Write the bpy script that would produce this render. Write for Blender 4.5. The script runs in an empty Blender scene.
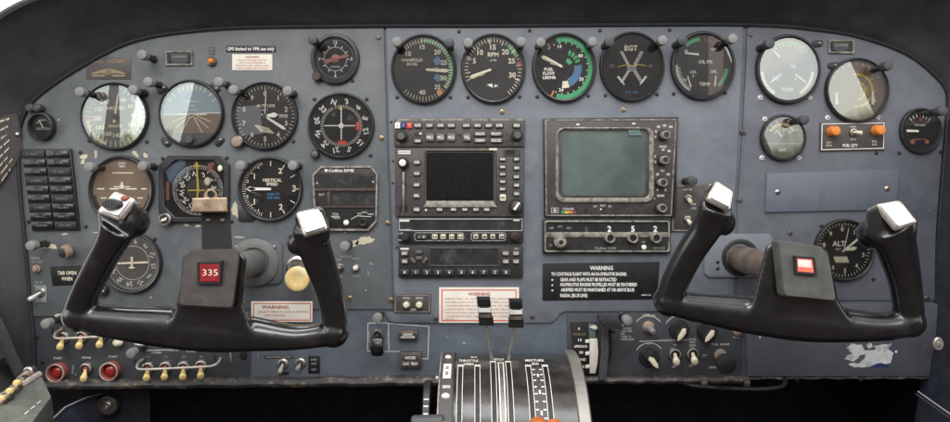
import bpy, bmesh, math, random
from mathutils import Matrix, Vector
random.seed(11)
# one unit of the layout is 1.2 mm on the panel; x runs right, y down, w out of the panel towards the seats
S = 0.0012
CX, VY, D = 475.0, 185.0, 700.0
sc = bpy.context.scene
C = sc.collection

def at(x, y, w):
    """panel coordinates of a point standing w in front of the panel, measured along the line of sight"""
    k = (D - w) / D
    return (CX + (x - CX) * k, VY + (y - VY) * k, w)

def world(x, y, w=0.0):
    return Vector(((x - CX) * S, -w * S, (VY - y) * S))

# ---------------------------------------------------------------- materials
def mat(name, col, rough=.5, metal=0.0, var=.18, scale=70, bump=.0, bscale=900, spec=.5, emit=0.0, coat=0.0, col2=None, mixlo=.45, mixhi=.7, mscale=40, rvar=.1):
    m = bpy.data.materials.new(name)
    m.use_nodes = True
    nt = m.node_tree
    b = nt.nodes['Principled BSDF']
    L = nt.links.new
    tc = nt.nodes.new('ShaderNodeTexCoord')
    geo = nt.nodes.new('ShaderNodeNewGeometry')
    n1 = nt.nodes.new('ShaderNodeTexNoise')
    n1.inputs['Scale'].default_value = scale
    n1.inputs['Detail'].default_value = 6
    n1.inputs['Roughness'].default_value = .65
    L(geo.outputs['Position'], n1.inputs['Vector'])
    mr = nt.nodes.new('ShaderNodeMapRange')
    mr.inputs['From Min'].default_value = .3
    mr.inputs['From Max'].default_value = .7
    mr.inputs['To Min'].default_value = 1 - var
    mr.inputs['To Max'].default_value = 1 + var
    L(n1.outputs['Fac'], mr.inputs['Value'])
    vm = nt.nodes.new('ShaderNodeVectorMath')
    vm.operation = 'SCALE'
    L(mr.outputs['Result'], vm.inputs['Scale'])
    if col2 is not None:
        n2 = nt.nodes.new('ShaderNodeTexNoise')
        n2.inputs['Scale'].default_value = mscale
        n2.inputs['Detail'].default_value = 10
        n2.inputs['Roughness'].default_value = .7
        L(geo.outputs['Position'], n2.inputs['Vector'])
        r2 = nt.nodes.new('ShaderNodeMapRange')
        r2.inputs['From Min'].default_value = mixlo
        r2.inputs['From Max'].default_value = mixhi
        L(n2.outputs['Fac'], r2.inputs['Value'])
        mx = nt.nodes.new('ShaderNodeMix')
        mx.data_type = 'RGBA'
        mx.inputs[6].default_value = (*col, 1)
        mx.inputs[7].default_value = (*col2, 1)
        L(r2.outputs['Result'], mx.inputs[0])
        L(mx.outputs[2], vm.inputs[0])
    else:
        vm.inputs[0].default_value = col
    L(vm.outputs['Vector'], b.inputs['Base Color'])
    r3 = nt.nodes.new('ShaderNodeMapRange')
    r3.inputs['From Min'].default_value = .3
    r3.inputs['From Max'].default_value = .7
    r3.inputs['To Min'].default_value = max(0.02, rough - rvar)
    r3.inputs['To Max'].default_value = min(1, rough + rvar)
    L(n1.outputs['Fac'], r3.inputs['Value'])
    L(r3.outputs['Result'], b.inputs['Roughness'])
    b.inputs['Metallic'].default_value = metal
    b.inputs['Specular IOR Level'].default_value = spec
    if coat:
        b.inputs['Coat Weight'].default_value = coat
        b.inputs['Coat Roughness'].default_value = .15
    if emit:
        b.inputs['Emission Color'].default_value = (*col, 1)
        b.inputs['Emission Strength'].default_value = emit
    if bump:
        n3 = nt.nodes.new('ShaderNodeTexNoise')
        n3.inputs['Scale'].default_value = bscale
        n3.inputs['Detail'].default_value = 4
        L(geo.outputs['Position'], n3.inputs['Vector'])
        bp = nt.nodes.new('ShaderNodeBump')
        bp.inputs['Strength'].default_value = bump
        bp.inputs['Distance'].default_value = .0006
        L(n3.outputs['Fac'], bp.inputs['Height'])
        L(bp.outputs['Normal'], b.inputs['Normal'])
    return m

def glass_mat(name, fac, tint=(1, 1, 1), rough=0.0):
    m = bpy.data.materials.new(name)
    m.use_nodes = True
    nt = m.node_tree
    nt.nodes.clear()
    L = nt.links.new
    o = nt.nodes.new('ShaderNodeOutputMaterial')
    mx = nt.nodes.new('ShaderNodeMixShader')
    tr = nt.nodes.new('ShaderNodeBsdfTransparent')
    tr.inputs['Color'].default_value = (*tint, 1)
    gl = nt.nodes.new('ShaderNodeBsdfGlossy')
    gl.inputs['Roughness'].default_value = rough
    fr = nt.nodes.new('ShaderNodeFresnel')
    fr.inputs['IOR'].default_value = 1.5
    ma = nt.nodes.new('ShaderNodeMath')
    ma.operation = 'ADD'
    ma.inputs[1].default_value = fac
    ns = nt.nodes.new('ShaderNodeTexNoise')          # finger smears and dust film
    ns.inputs['Scale'].default_value = 55
    ns.inputs['Detail'].default_value = 5
    geo = nt.nodes.new('ShaderNodeNewGeometry')
    L(geo.outputs['Position'], ns.inputs['Vector'])
    df = nt.nodes.new('ShaderNodeBsdfDiffuse')
    df.inputs['Color'].default_value = (.5, .48, .44, 1)
    mr = nt.nodes.new('ShaderNodeMapRange')
    mr.inputs['From Min'].default_value = .35
    mr.inputs['From Max'].default_value = .75
    mr.inputs['To Min'].default_value = .0
    mr.inputs['To Max'].default_value = .022
    L(ns.outputs['Fac'], mr.inputs['Value'])
    mx2 = nt.nodes.new('ShaderNodeMixShader')
    L(fr.outputs['Fac'], ma.inputs[0])
    L(ma.outputs['Value'], mx.inputs[0])
    L(tr.outputs['BSDF'], mx.inputs[1])
    L(gl.outputs['BSDF'], mx.inputs[2])
    L(mr.outputs['Result'], mx2.inputs[0])
    L(mx.outputs['Shader'], mx2.inputs[1])
    L(df.outputs['BSDF'], mx2.inputs[2])
    L(mx2.outputs['Shader'], o.inputs['Surface'])
    return m

M = {}
def defm(key, *a, **k):
    M[key] = mat(key, *a, **k)

defm('panel_left', (0.120, 0.132, 0.141), .46, var=.16, scale=45, bump=.3, col2=(0.081, 0.091, 0.099), mscale=11, mixlo=.45, mixhi=.68)
defm('panel_mid', (0.157, 0.175, 0.202), .45, var=.12, scale=45, bump=.3, col2=(0.116, 0.132, 0.157), mscale=10, mixlo=.46, mixhi=.68)
defm('panel_right', (0.122, 0.132, 0.155), .45, var=.12, scale=45, bump=.3, col2=(0.091, 0.100, 0.121), mscale=10, mixlo=.46, mixhi=.68)
defm('panel_low', (0.111, 0.133, 0.160), .48, var=.14, scale=45, bump=.3, col2=(0.076, 0.093, 0.114), mscale=12, mixlo=.45, mixhi=.68)
defm('panel_switch', (.054, .059, .068), .5, var=.14, scale=40, bump=.25, col2=(.042, .046, .053), mscale=18)
defm('panel_block', (.085, .092, .108), .55, var=.10, scale=40, bump=.3)
defm('primer', (.62, .56, .42), .6, var=.15, scale=300, col2=(.42, .38, .30), mscale=160)
defm('black', (.018, .018, .019), .42, var=.2, scale=120, bump=.1)
defm('black_gloss', (.010, .010, .011), .22, var=.2, scale=90, coat=.3)
defm('black_soft', (.020, .020, .022), .62, var=.15, scale=160, bump=.3, bscale=1400)
defm('bezel', (.022, .022, .024), .38, var=.25, scale=150, col2=(.06, .055, .05), mixlo=.6, mixhi=.78, mscale=90)
defm('bezel_brown', (.060, .038, .034), .42, var=.25, scale=150)
defm('dial', (.009, .009, .010), .7, var=.2, scale=200, spec=.2)
defm('dial_glare', (.10, .10, .09), .6, var=.15, scale=200)  # pale window reflection put into the dial colour
defm('dial_brown', (.175, .118, .080), .6, var=.12, scale=120)
defm('sky_blue', (.25, .34, .39), .6, var=.08, scale=100)
defm('ivory', (.74, .68, .51), .5, var=.12, scale=250)
defm('white', (.86, .85, .82), .5, var=.06, scale=200)
defm('text', (.80, .78, .72), .6, var=.1, scale=300)
defm('text_dim', (.42, .43, .43), .6, var=.15, scale=300)
defm('green', (.03, .33, .13), .5, var=.12, scale=200)
defm('blue', (.04, .15, .30), .5, var=.15, scale=200)
defm('yellow', (.62, .47, .05), .5, var=.12, scale=200)
defm('orange', (.72, .22, .035), .42, var=.15, scale=200)
defm('red', (.66, .05, .035), .45, var=.12, scale=200)
defm('red_dim', (.30, .075, .06), .45, var=.25, scale=200, col2=(.20, .10, .08), mixlo=.5, mixhi=.7, mscale=150)
defm('red_lamp', (.30, .018, .018), .2, var=.3, scale=250, coat=.5)
defm('red_lit', (.26, .010, .014), .35, var=.3, scale=200, emit=.06)
defm('pink_lit', (1.0, .60, .54), .4, var=.1, scale=200, emit=.42)
defm('red_print', (.42, .10, .09), .55, var=.15, scale=200)
defm('navy', (.015, .03, .16), .5)
defm('radio', (.052, .047, .045), .46, var=.2, scale=160, bump=.15, col2=(.085, .078, .072), mixlo=.5, mixhi=.75, mscale=60)
defm('radio_dark', (.022, .021, .021), .45, var=.2, scale=160)
defm('radio_edge', (.30, .28, .24), .5, var=.3, scale=200, col2=(.11, .10, .09), mixlo=.45, mixhi=.6, mscale=120)
defm('button', (.10, .095, .09), .45, var=.2, scale=200)
defm('button_dark', (.036, .035, .035), .45, var=.2, scale=200)
defm('screen', (.006, .006, .007), .16, var=.1, scale=200)
defm('screen_green', (.112, .148, .134), .18, var=.14, scale=14, col2=(.066, .090, .084), mscale=8, rvar=.1)
defm('lcd', (.030, .030, .030), .22, var=.25, scale=60, col2=(.085, .085, .082), mixlo=.5, mixhi=.72, mscale=45)
defm('grey_cap', (.22, .22, .215), .55, var=.15, scale=150)
defm('grey_paint', (.24, .25, .25), .5, var=.15, scale=80)
defm('grey_dark', (.055, .057, .06), .5, var=.15, scale=100)
defm('steel', (.48, .46, .43), .34, metal=1.0, var=.2, scale=200)
defm('steel_dark', (.22, .19, .17), .42, metal=.9, var=.25, scale=120)
defm('shaft', (.36, .27, .22), .36, metal=.75, var=.3, scale=60, col2=(.17, .13, .11), mscale=50)
defm('brass', (.58, .44, .26), .38, metal=1.0, var=.25, scale=300)
defm('screw_dark', (.05, .048, .046), .4, metal=.6, var=.2, scale=300)
defm('rubber_tan', (.30, .22, .17), .5, var=.2, scale=100)
defm('cream', (.80, .66, .36), .42, var=.12, scale=60, col2=(.80, .48, .15), mixlo=.46, mixhi=.66, mscale=32, coat=.3)
defm('bat', (.80, .60, .26), .4, var=.15, scale=120)
defm('yoke', (.0115, .0112, .0118), .21, var=.25, scale=50, bump=.06, bscale=1600, rvar=.07, coat=.6, spec=.55, col2=(.030, .029, .028), mixlo=.56, mixhi=.76, mscale=38)
defm('yoke_cover', (.060, .052, .050), .46, var=.22, scale=70, bump=.35, bscale=1500, col2=(.10, .088, .08), mixlo=.5, mixhi=.75, mscale=60)
defm('yoke_cover_grey', (.095, .095, .088), .46, var=.22, scale=70, bump=.3, bscale=1500, col2=(.07, .07, .066), mscale=60)
defm('silver_plate', (.74, .73, .72), .40, metal=.25, var=.12, scale=90)
defm('silver_worn', (.62, .56, .50), .38, metal=.55, var=.25, scale=90, col2=(.34, .26, .22), mixlo=.5, mixhi=.7, mscale=60)
defm('vinyl', (.034, .033, .038), .60, var=.25, scale=22, bump=.6, bscale=800, col2=(.054, .050, .052), mixlo=.45, mixhi=.7, mscale=7, rvar=.12)
defm('vinyl_navy', (.022, .025, .038), .5, var=.2, scale=60, bump=.4, bscale=700)
defm('lip', (.040, .037, .037), .5, var=.3, scale=70, bump=.5, bscale=500, col2=(.26, .21, .17), mixlo=.52, mixhi=.70, mscale=90)
defm('footwell', (.022, .022, .028), .9, var=.3, scale=30, spec=.1)
defm('quad', (.030, .026, .025), .25, metal=.3, var=.25, scale=60, col2=(.075, .063, .058), mixlo=.52, mixhi=.72, mscale=45, coat=.5)
defm('quad_rim', (.28, .265, .24), .4, metal=.5, var=.15, scale=60)
defm('console', (.135, .145, .125), .5, var=.18, scale=60, col2=(.10, .105, .09), mscale=40)
defm('wall_grey', (.30, .30, .33), .7, var=.12, scale=30)
defm('tape', (.58, .59, .61), .55, var=.15, scale=120, col2=(.30, .31, .33), mixlo=.52, mixhi=.62, mscale=75)
defm('paper', (.82, .78, .69), .6, var=.06, scale=60)
defm('plaque', (.070, .060, .058), .45, var=.2, scale=120)
defm('plaque_gold', (.26, .19, .12), .45, metal=.4, var=.2, scale=120)
defm('placard', (.008, .008, .009), .5, var=.2, scale=120)
defm('cyan', (.10, .16, .155), .5, var=.1, scale=120)
defm('clip_metal', (.50, .38, .27), .40, metal=.6, var=.3, scale=120, col2=(.30, .22, .16), mscale=90)
defm('dial_blue_reflection', (.022, .045, .085), .5, var=.2, scale=90)  # dark blue reflection put into a dial colour
defm('dial_cabin_reflection', (.062, .056, .046), .6, var=.2, scale=90)  # brownish cabin reflection put into the dial colour
defm('orange_dull', (.50, .135, .03), .5, var=.3, scale=90)
defm('cap_plate', (.70, .70, .70), .4, var=.12, scale=45, col2=(.50, .49, .48), mixlo=.5, mixhi=.75, mscale=40)
defm('lever_rod', (.42, .40, .37), .4, metal=.5, var=.2, scale=120)
defm('gland_grey', (.125, .125, .122), .5, var=.25, scale=60, col2=(.20, .17, .115), mixlo=.55, mixhi=.7, mscale=50)
defm('plate_blue', (0.121, 0.139, 0.176), .45, var=.08, scale=40, bump=.2)
defm('red_glow', (.85, .16, .11), .4, var=.1, scale=200, emit=.35)
# worn high edges and palm-polished patches on the moulded yokes
nt_ = M['yoke'].node_tree
g_ = nt_.nodes.new('ShaderNodeNewGeometry')
mr_ = nt_.nodes.new('ShaderNodeMapRange')
mr_.inputs['From Min'].default_value = .535
mr_.inputs['From Max'].default_value = .63
nz_ = nt_.nodes.new('ShaderNodeTexNoise')
nz_.inputs['Scale'].default_value = 60
nz_.inputs['Detail'].default_value = 8
mu_ = nt_.nodes.new('ShaderNodeMath'); mu_.operation = 'MULTIPLY'
mn_ = nt_.nodes.new('ShaderNodeMapRange')
mn_.inputs['From Min'].default_value = .42
mn_.inputs['From Max'].default_value = .62
mc_ = nt_.nodes.new('ShaderNodeMix'); mc_.data_type = 'RGBA'
mc_.inputs[7].default_value = (.20, .19, .18, 1)
b_ = nt_.nodes['Principled BSDF']
src_ = b_.inputs['Base Color'].links[0].from_socket
nt_.links.new(g_.outputs['Pointiness'], mr_.inputs['Value'])
nt_.links.new(g_.outputs['Position'], nz_.inputs['Vector'])
nt_.links.new(nz_.outputs['Fac'], mn_.inputs['Value'])
nt_.links.new(mr_.outputs['Result'], mu_.inputs[0])
nt_.links.new(mn_.outputs['Result'], mu_.inputs[1])
nt_.links.new(mu_.outputs['Value'], mc_.inputs[0])
nt_.links.new(src_, mc_.inputs[6])
nt_.links.new(mc_.outputs[2], b_.inputs['Base Color'])
# specks, rubbed spots and fine scratches in the panel paint
for k_ in ('panel_left', 'panel_mid', 'panel_right', 'panel_low', 'panel_switch', 'panel_block', 'plate_blue'):
    nt_ = M[k_].node_tree
    b_ = nt_.nodes['Principled BSDF']
    for sc_k, lo_, hi_, col_k, st_ in (((170, 170, 170), .745, .78, (.34, .33, .30, 1), .6), ((14, 14, 420), .73, .77, (.26, .26, .27, 1), .4), ((24, 24, 24), .62, .84, (.045, .048, .055, 1), .6)):
        g_ = nt_.nodes.new('ShaderNodeNewGeometry')
        mp_ = nt_.nodes.new('ShaderNodeMapping')
        mp_.inputs['Scale'].default_value = sc_k
        mp_.inputs['Rotation'].default_value = (0, .35 if sc_k[2] > 400 else 0, 0)
        nz_ = nt_.nodes.new('ShaderNodeTexNoise')
        nz_.inputs['Scale'].default_value = 1
        nz_.inputs['Detail'].default_value = 5 if sc_k[2] < 100 else 2
        mn_ = nt_.nodes.new('ShaderNodeMapRange')
        mn_.inputs['From Min'].default_value = lo_
        mn_.inputs['From Max'].default_value = hi_
        mn_.inputs['To Max'].default_value = st_
        mc_ = nt_.nodes.new('ShaderNodeMix'); mc_.data_type = 'RGBA'
        mc_.inputs[7].default_value = col_k
        src_ = b_.inputs['Base Color'].links[0].from_socket
        nt_.links.new(g_.outputs['Position'], mp_.inputs['Vector'])
        nt_.links.new(mp_.outputs['Vector'], nz_.inputs['Vector'])
        nt_.links.new(nz_.outputs['Fac'], mn_.inputs['Value'])
        nt_.links.new(mn_.outputs['Result'], mc_.inputs[0])
        nt_.links.new(src_, mc_.inputs[6])
        nt_.links.new(mc_.outputs[2], b_.inputs['Base Color'])
M['glass'] = glass_mat('gauge_glass', .06)
M['glass_strong'] = glass_mat('gauge_glass_strong', .10)
M['glass_weak'] = glass_mat('gauge_glass_coated', .015)

# ---------------------------------------------------------------- text
_tc = {}
def glyphs(s, bold):
    k = (s, bold)
    if k in _tc:
        return _tc[k]
    cu = bpy.data.curves.new('t', 'FONT')
    cu.body = s
    cu.size = 1
    cu.resolution_u = 2
    cu.offset = .026 if bold else .0
    cu.align_x = 'CENTER'
    ob = bpy.data.objects.new('t', cu)
    C.objects.link(ob)
    dg = bpy.context.evaluated_depsgraph_get()
    dg.update()
    me = bpy.data.meshes.new_from_object(ob.evaluated_get(dg))
    r = ([tuple(v.co) for v in me.vertices], [tuple(p.vertices) for p in me.polygons])
    bpy.data.objects.remove(ob)
    bpy.data.curves.remove(cu)
    bpy.data.meshes.remove(me)
    _tc[k] = r
    return r
_hv = [v[1] for v in glyphs('H', False)[0]]
CAPH = max(_hv) - min(_hv)

# ---------------------------------------------------------------- mesh builder
class MB:
    def __init__(s, ox=0., oy=0., ow=0.):
        s.o = (ox, oy, ow)
        s.vs, s.fs, s.fm, s.mats = [], [], [], []
        s.xf = None
    def mi(s, m):
        if m not in s.mats:
            s.mats.append(m)
        return s.mats.index(m)
    def v(s, x, y, w):
        p = Vector((x - s.o[0], s.o[1] - y, w - s.o[2]))
        if s.xf is not None:
            p = s.xf @ p
        s.vs.append((p.x * S, -p.z * S, p.y * S))
        return len(s.vs) - 1
    def f(s, idx, m):
        s.fs.append(tuple(idx))
        s.fm.append(s.mi(m))
    def loft(s, loops, m, cap0=True, cap1=True, closed=True, mcap=None):
        ids = [[s.v(*p) for p in lp] for lp in loops]
        n = len(ids[0])
        for a, b in zip(ids, ids[1:]):
            for i in range(n if closed else n - 1):
                j = (i + 1) % n
                s.f((a[i], a[j], b[j], b[i]), m)
        if cap0:
            s.f(ids[0][::-1], m)
        if cap1:
            s.f(ids[-1], mcap or m)
    def flat(s, pts, w, m):
        s.f([s.v(x, y, w) for x, y in pts], m)
    def prism(s, pts, w0, w1, m, b=0., mcap=None):
        lo = [(x, y, w0) for x, y in pts]
        if b > 0:
            ins = inset(pts, b)
            ins2 = inset(pts, b * .3)
            s.loft([lo, [(x, y, w1 - b) for x, y in pts], [(x, y, w1 - b * .3) for x, y in ins2], [(x, y, w1) for x, y in ins]], m, mcap=mcap)
        else:
            s.loft([lo, [(x, y, w1) for x, y in pts]], m, mcap=mcap)
    def box(s, x0, y0, x1, y1, w0, w1, m, b=0., r=0., mcap=None):
        s.prism(rrect(x0, y0, x1, y1, r), w0, w1, m, b, mcap)
    def ring(s, outer, inner, w0, w1, m, b=.4, floor=None):
        """raised frame between two outlines of equal point count"""
        o2, i2 = inset(outer, b), inset(inner, -b)
        s.loft([[(x, y, w0) for x, y in outer], [(x, y, w1 - b) for x, y in outer], [(x, y, w1) for x, y in o2],
                [(x, y, w1) for x, y in i2], [(x, y, w1 - b) for x, y in inner], [(x, y, w0 if floor is None else floor) for x, y in inner]], m, False, False)
    def lathe(s, x, y, prof, m, n=40, ky=1., cap0=False, cap1=True, mcap=None, knurl=0.):
        loops = []
        for r, w in prof:
            lp = []
            for i in range(n):
                a = 2 * math.pi * i / n
                rr = r * (1 - knurl * (i % 2)) if knurl else r
                lp.append((x + rr * math.sin(a), y - rr * ky * math.cos(a), w))
            loops.append(lp)
        s.loft(loops, m, cap0, cap1, mcap=mcap)
    def disc(s, x, y, r, w, m, n=40, ky=1.):
        s.flat([(x + r * math.sin(2 * math.pi * i / n), y - r * ky * math.cos(2 * math.pi * i / n)) for i in range(n)], w, m)
    def tube(s, path, rad, m, n=12, flat=1., cap=True):
        """round bar along a path of (x, y, w)"""
        P = [Vector((x, -y, w)) for x, y, w in path]
        rad = rad if isinstance(rad, (list, tuple)) else [rad] * len(P)
        loops = []
        up = None
        for i, p in enumerate(P):
            t = (P[min(i + 1, len(P) - 1)] - P[max(i - 1, 0)]).normalized()
            if up is None:
                up = Vector((0, 0, 1)) if abs(t.z) < .9 else Vector((1, 0, 0))
            side = t.cross(up).normalized()
            up = side.cross(t).normalized()
            lp = []
            for k in range(n):
                a = 2 * math.pi * k / n
                q = p + side * (rad[i] * math.cos(a)) + up * (rad[i] * flat * math.sin(a))
                lp.append((q.x, -q.y, q.z))
            loops.append(lp)
        s.loft(loops, m, cap, cap)
    def sweep(s, path, m, n=24, e=2.25):
        """path of (x, y, w, half width in the panel plane, half depth)"""
        loops = []
        P = [Vector((x, -y, w)) for x, y, w, a, b in path]
        for i, p in enumerate(P):
            t = (P[min(i + 1, len(P) - 1)] - P[max(i - 1, 0)]).normalized()
            side = t.cross(Vector((0, 0, 1))).normalized()
            dep = side.cross(t).normalized()
            lp = []
            for k in range(n):
                a = 2 * math.pi * k / n
                c, d = math.cos(a), math.sin(a)
                c = math.copysign(abs(c) ** (2 / e), c)
                d = math.copysign(abs(d) ** (2 / e), d)
                q = p + side * (path[i][3] * c) + dep * (path[i][4] * d)
                lp.append((q.x, -q.y, q.z))
            loops.append(lp)
        s.loft(loops, m)
    def ball(s, x, y, w, rx, ry, rw, m, n=20, k=12):
        loops = []
        for j in range(1, k):
            t = math.pi * j / k
            loops.append([(x + rx * math.sin(t) * math.cos(2 * math.pi * i / n), y + ry * math.sin(t) * math.sin(2 * math.pi * i / n), w - rw * math.cos(t)) for i in range(n)])
        s.loft(loops, m)
    def text(s, t, x, y, h, m, w, rot=0., sx=1., bold=False, ax='C'):
        vs, fs = glyphs(t, bold)
        if not vs:
            return
        sc_ = h / CAPH
        x0 = min(v[0] for v in vs); x1 = max(v[0] for v in vs)
        off = -(x0 + x1) / 2 if ax == 'C' else (-x0 if ax == 'L' else -x1)
        c, d = math.cos(rot), math.sin(rot)
        base = len(s.vs)
        for v in vs:
            u = (v[0] + off) * sc_ * sx
            q = (v[1] - CAPH / 2) * sc_
            s.v(x + u * c + q * d, y - (q * c - u * d), w)
        for f in fs:
            s.f([base + i for i in f], m)
    def textw(s, t, x, y, h, m, w, width, **k):
        """text squeezed or stretched to a given width"""
        vs, fs = glyphs(t, k.get('bold', False))
        ww = (max(v[0] for v in vs) - min(v[0] for v in vs)) * h / CAPH
        s.text(t, x, y, h, m, w, sx=width / max(ww, .01), **k)
    def mesh(s, name):
        me = bpy.data.meshes.new(name)
        me.from_pydata(s.vs, [], s.fs)
        for m in s.mats:
            me.materials.append(M[m])
        me.polygons.foreach_set('material_index', s.fm)
        bm = bmesh.new()
        bm.from_mesh(me)
        bmesh.ops.recalc_face_normals(bm, faces=bm.faces)
        bm.to_mesh(me)
        bm.free()
        me.polygons.foreach_set('use_smooth', [True] * len(me.polygons))
        me.set_sharp_from_angle(angle=math.radians(38))
        return me
    def build(s, name, parent=None, loc=None):
        o = bpy.data.objects.new(name, s.mesh(name))
        C.objects.link(o)
        if parent is not None:
            o.parent = parent
        elif loc is None:
            o.location = world(*s.o)
        if loc is not None:
            o.location = loc
        return o

def area2(p):
    return sum(p[i][0] * p[(i + 1) % len(p)][1] - p[(i + 1) % len(p)][0] * p[i][1] for i in range(len(p)))

def inset(p, d):
    sg = 1 if area2(p) > 0 else -1
    out = []
    n = len(p)
    for i in range(n):
        a, b, c = p[i - 1], p[i], p[(i + 1) % n]
        e1 = Vector((b[0] - a[0], b[1] - a[1])); e2 = Vector((c[0] - b[0], c[1] - b[1]))
        if e1.length < 1e-6 or e2.length < 1e-6:
            out.append(b); continue
        e1.normalize(); e2.normalize()
        n1 = Vector((-e1.y, e1.x)) * sg; n2 = Vector((-e2.y, e2.x)) * sg
        bis = n1 + n2
        if bis.length < 1e-4:
            out.append(b); continue
        bis.normalize()
        k = d / max(.35, bis.dot(n1))
        out.append((b[0] + bis.x * k, b[1] + bis.y * k))
    return out

def rrect(x0, y0, x1, y1, r=0., k=4):
    if r <= 0:
        return [(x0, y0), (x1, y0), (x1, y1), (x0, y1)]
    p = []
    for cx, cy, a0 in ((x1 - r, y0 + r, -90), (x1 - r, y1 - r, 0), (x0 + r, y1 - r, 90), (x0 + r, y0 + r, 180)):
        for i in range(k + 1):
            a = math.radians(a0 + 90 * i / k)
            p.append((cx + r * math.cos(a), cy + r * math.sin(a)))
    return p

def smooth(pts, k=4):
    """Catmull-Rom through open points"""
    P = [pts[0]] + list(pts) + [pts[-1]]
    out = []
    for i in range(1, len(P) - 2):
        for j in range(k):
            t = j / k
            a, b, c, d = P[i - 1], P[i], P[i + 1], P[i + 2]
            out.append(tuple(.5 * (2 * b[q] + (c[q] - a[q]) * t + (2 * a[q] - 5 * b[q] + 4 * c[q] - d[q]) * t * t + (3 * b[q] - a[q] - 3 * c[q] + d[q]) * t ** 3) for q in range(len(b))))
    out.append(tuple(pts[-1]))
    return out

def tag(o, label, cat, group=None):
    o['label'] = label
    o['category'] = cat
    if group:
        o['group'] = group
    return o

def thing(name, label, cat, x, y, w=0., group=None):
    o = bpy.data.objects.new(name, None)
    o.empty_display_size = .01
    C.objects.link(o)
    o.location = world(x, y, w)
    return tag(o, label, cat, group)

_proto = {}
def copy_tree(o, parent=None):
    c = o.copy()
    C.objects.link(c)
    c.parent = parent
    for ch in o.children:
        copy_tree(ch, c)
    return c

def repeat(key, builder, x, y, w, label, group):
    """the first of a kind is built with its parts, every later one is a copy of it and of its parts"""
    if key not in _proto:
        o = builder()
        _proto[key] = o
    else:
        o = copy_tree(_proto[key])
    o.location = world(x, y, w)
    o['label'] = label
    o['group'] = group
    return o

_shared = {}
def shared_part(key, name, parent, x, y, w, fn):
    """a small fixed part (screw, button) set into its thing; all of a kind share one mesh"""
    if key not in _shared:
        mb = MB()
        fn(mb)
        _shared[key] = mb.mesh(name)
    o = bpy.data.objects.new(name, _shared[key])
    C.objects.link(o)
    o.parent = parent
    o.location = world(x, y, w) - parent.location if parent.parent is None else world(x, y, w) - parent.parent.location
    return o

def screw(parent, x, y, w=2., r=2.3, m='brass'):
    def fn(mb):
        mb.lathe(0, 0, [(r, -.5), (r, .35), (r * .8, 1.0), (r * .35, 1.25)], m, 14)
        mb.box(-r * .75, -r * .13, r * .75, r * .13, 1.0, 1.32, 'screw_dark')
        mb.box(-r * .13, -r * .75, r * .13, r * .75, 1.0, 1.34, 'screw_dark')
    o = shared_part(('screw', r, m), 'screw', parent, x, y, w, fn)
    o.rotation_euler = (0, random.uniform(0, 1.5), 0)
    return o
# ---------------------------------------------------------------- panels, glareshield, side walls, footwell
TOP = [(37, 99), (62, 80), (92, 62), (123, 46), (154, 37), (200, 31), (250, 28), (330, 27), (386, 26.5), (475, 26.5), (560, 26), (700, 25), (745, 25.5), (775, 26.5),
       (800, 28.5), (843, 34), (869, 40.5), (896, 50), (916, 61), (936, 79), (947, 95)]
LEFT = [(36, 384), (35.5, 340), (31, 290), (26, 232), (22, 190), (20, 150), (21, 130), (27, 113)]
RIGHT = [(945, 125), (941, 180), (937, 235), (936, 300), (934, 335), (928, 377)]
TOPS = smooth(TOP, 4)
BEZ = smooth(LEFT + TOP + RIGHT, 4)

base = thing('instrument_panel', 'blue grey painted main instrument panel behind all gauges and radios', 'instrument panel', CX, 230)
mb = MB(CX, 230)
mb.prism(BEZ, -6, 0, 'panel_low')
mb.build('base_sheet', base)
mb = MB(CX, 230)                                   # darker switch strip at lower left
mb.prism([(34.5, 317), (252, 317), (250, 384), (36, 384)], 0, .9, 'panel_switch', .3)
mb.build('switch_panel', base)

def clip_top(x0, x1):
    return [p for p in TOPS if x0 < p[0] < x1]
def top_y(x):
    for a, b in zip(TOPS, TOPS[1:]):
        if a[0] <= x <= b[0]:
            return a[1] + (b[1] - a[1]) * (x - a[0]) / (b[0] - a[0])
    return 30
# left flight panel
lp = [(33.5, 316), (30, 268), (25.5, 220), (23, 180), (21.5, 150), (23, 128), (29, 112)] + clip_top(34, 383) + [(384, top_y(384) + .3), (387.5, 150), (390.5, 230), (393, 309), (240, 309), (240, 316)]
mb = MB(CX, 230)
mb.prism(lp, 0, 2, 'panel_left', .5)
mb.build('flight_panel', base)
# centre panel
cp = [(386.5, 27.6), (742.5, 26.6), (738, 130), (733.5, 205), (733.5, 311), (566, 311), (560, 313), (555, 320), (550, 322.5), (394, 322.5), (389, 320), (386.5, 313), (395.2, 312.5), (393, 230), (390, 150)]
mb = MB(CX, 230)
mb.prism(cp, 0, 2.1, 'panel_mid', .5)
mb.build('centre_panel', base)
# right panel
rp = [(746.5, 28.5), (751, 26.8)] + clip_top(752, 944) + [(944.5, 97), (942.5, 125), (938.5, 180), (934.5, 235), (933.5, 300), (738, 300), (737, 205), (742, 130), (745.5, 60)]
mb = MB(CX, 230)
mb.prism(rp, 0, 2.2, 'panel_right', .7)
mb.build('copilot_panel', base)
mb = MB(CX, 230)                                   # blank block at lower right
mb.prism([(743, 303), (934, 303), (932, 335), (925.5, 375), (745, 375)], 0, 7, 'panel_block', 1.5)
mb.build('blank_block', base)
mb = MB(CX, 230)                                   # dark switch plate right of the quadrant
mb.prism([(567, 313.5), (741.5, 313.5), (741.5, 376), (567, 376)], 0, 1.4, 'panel_switch', .4)
mb.build('trim_plate', base)
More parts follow.
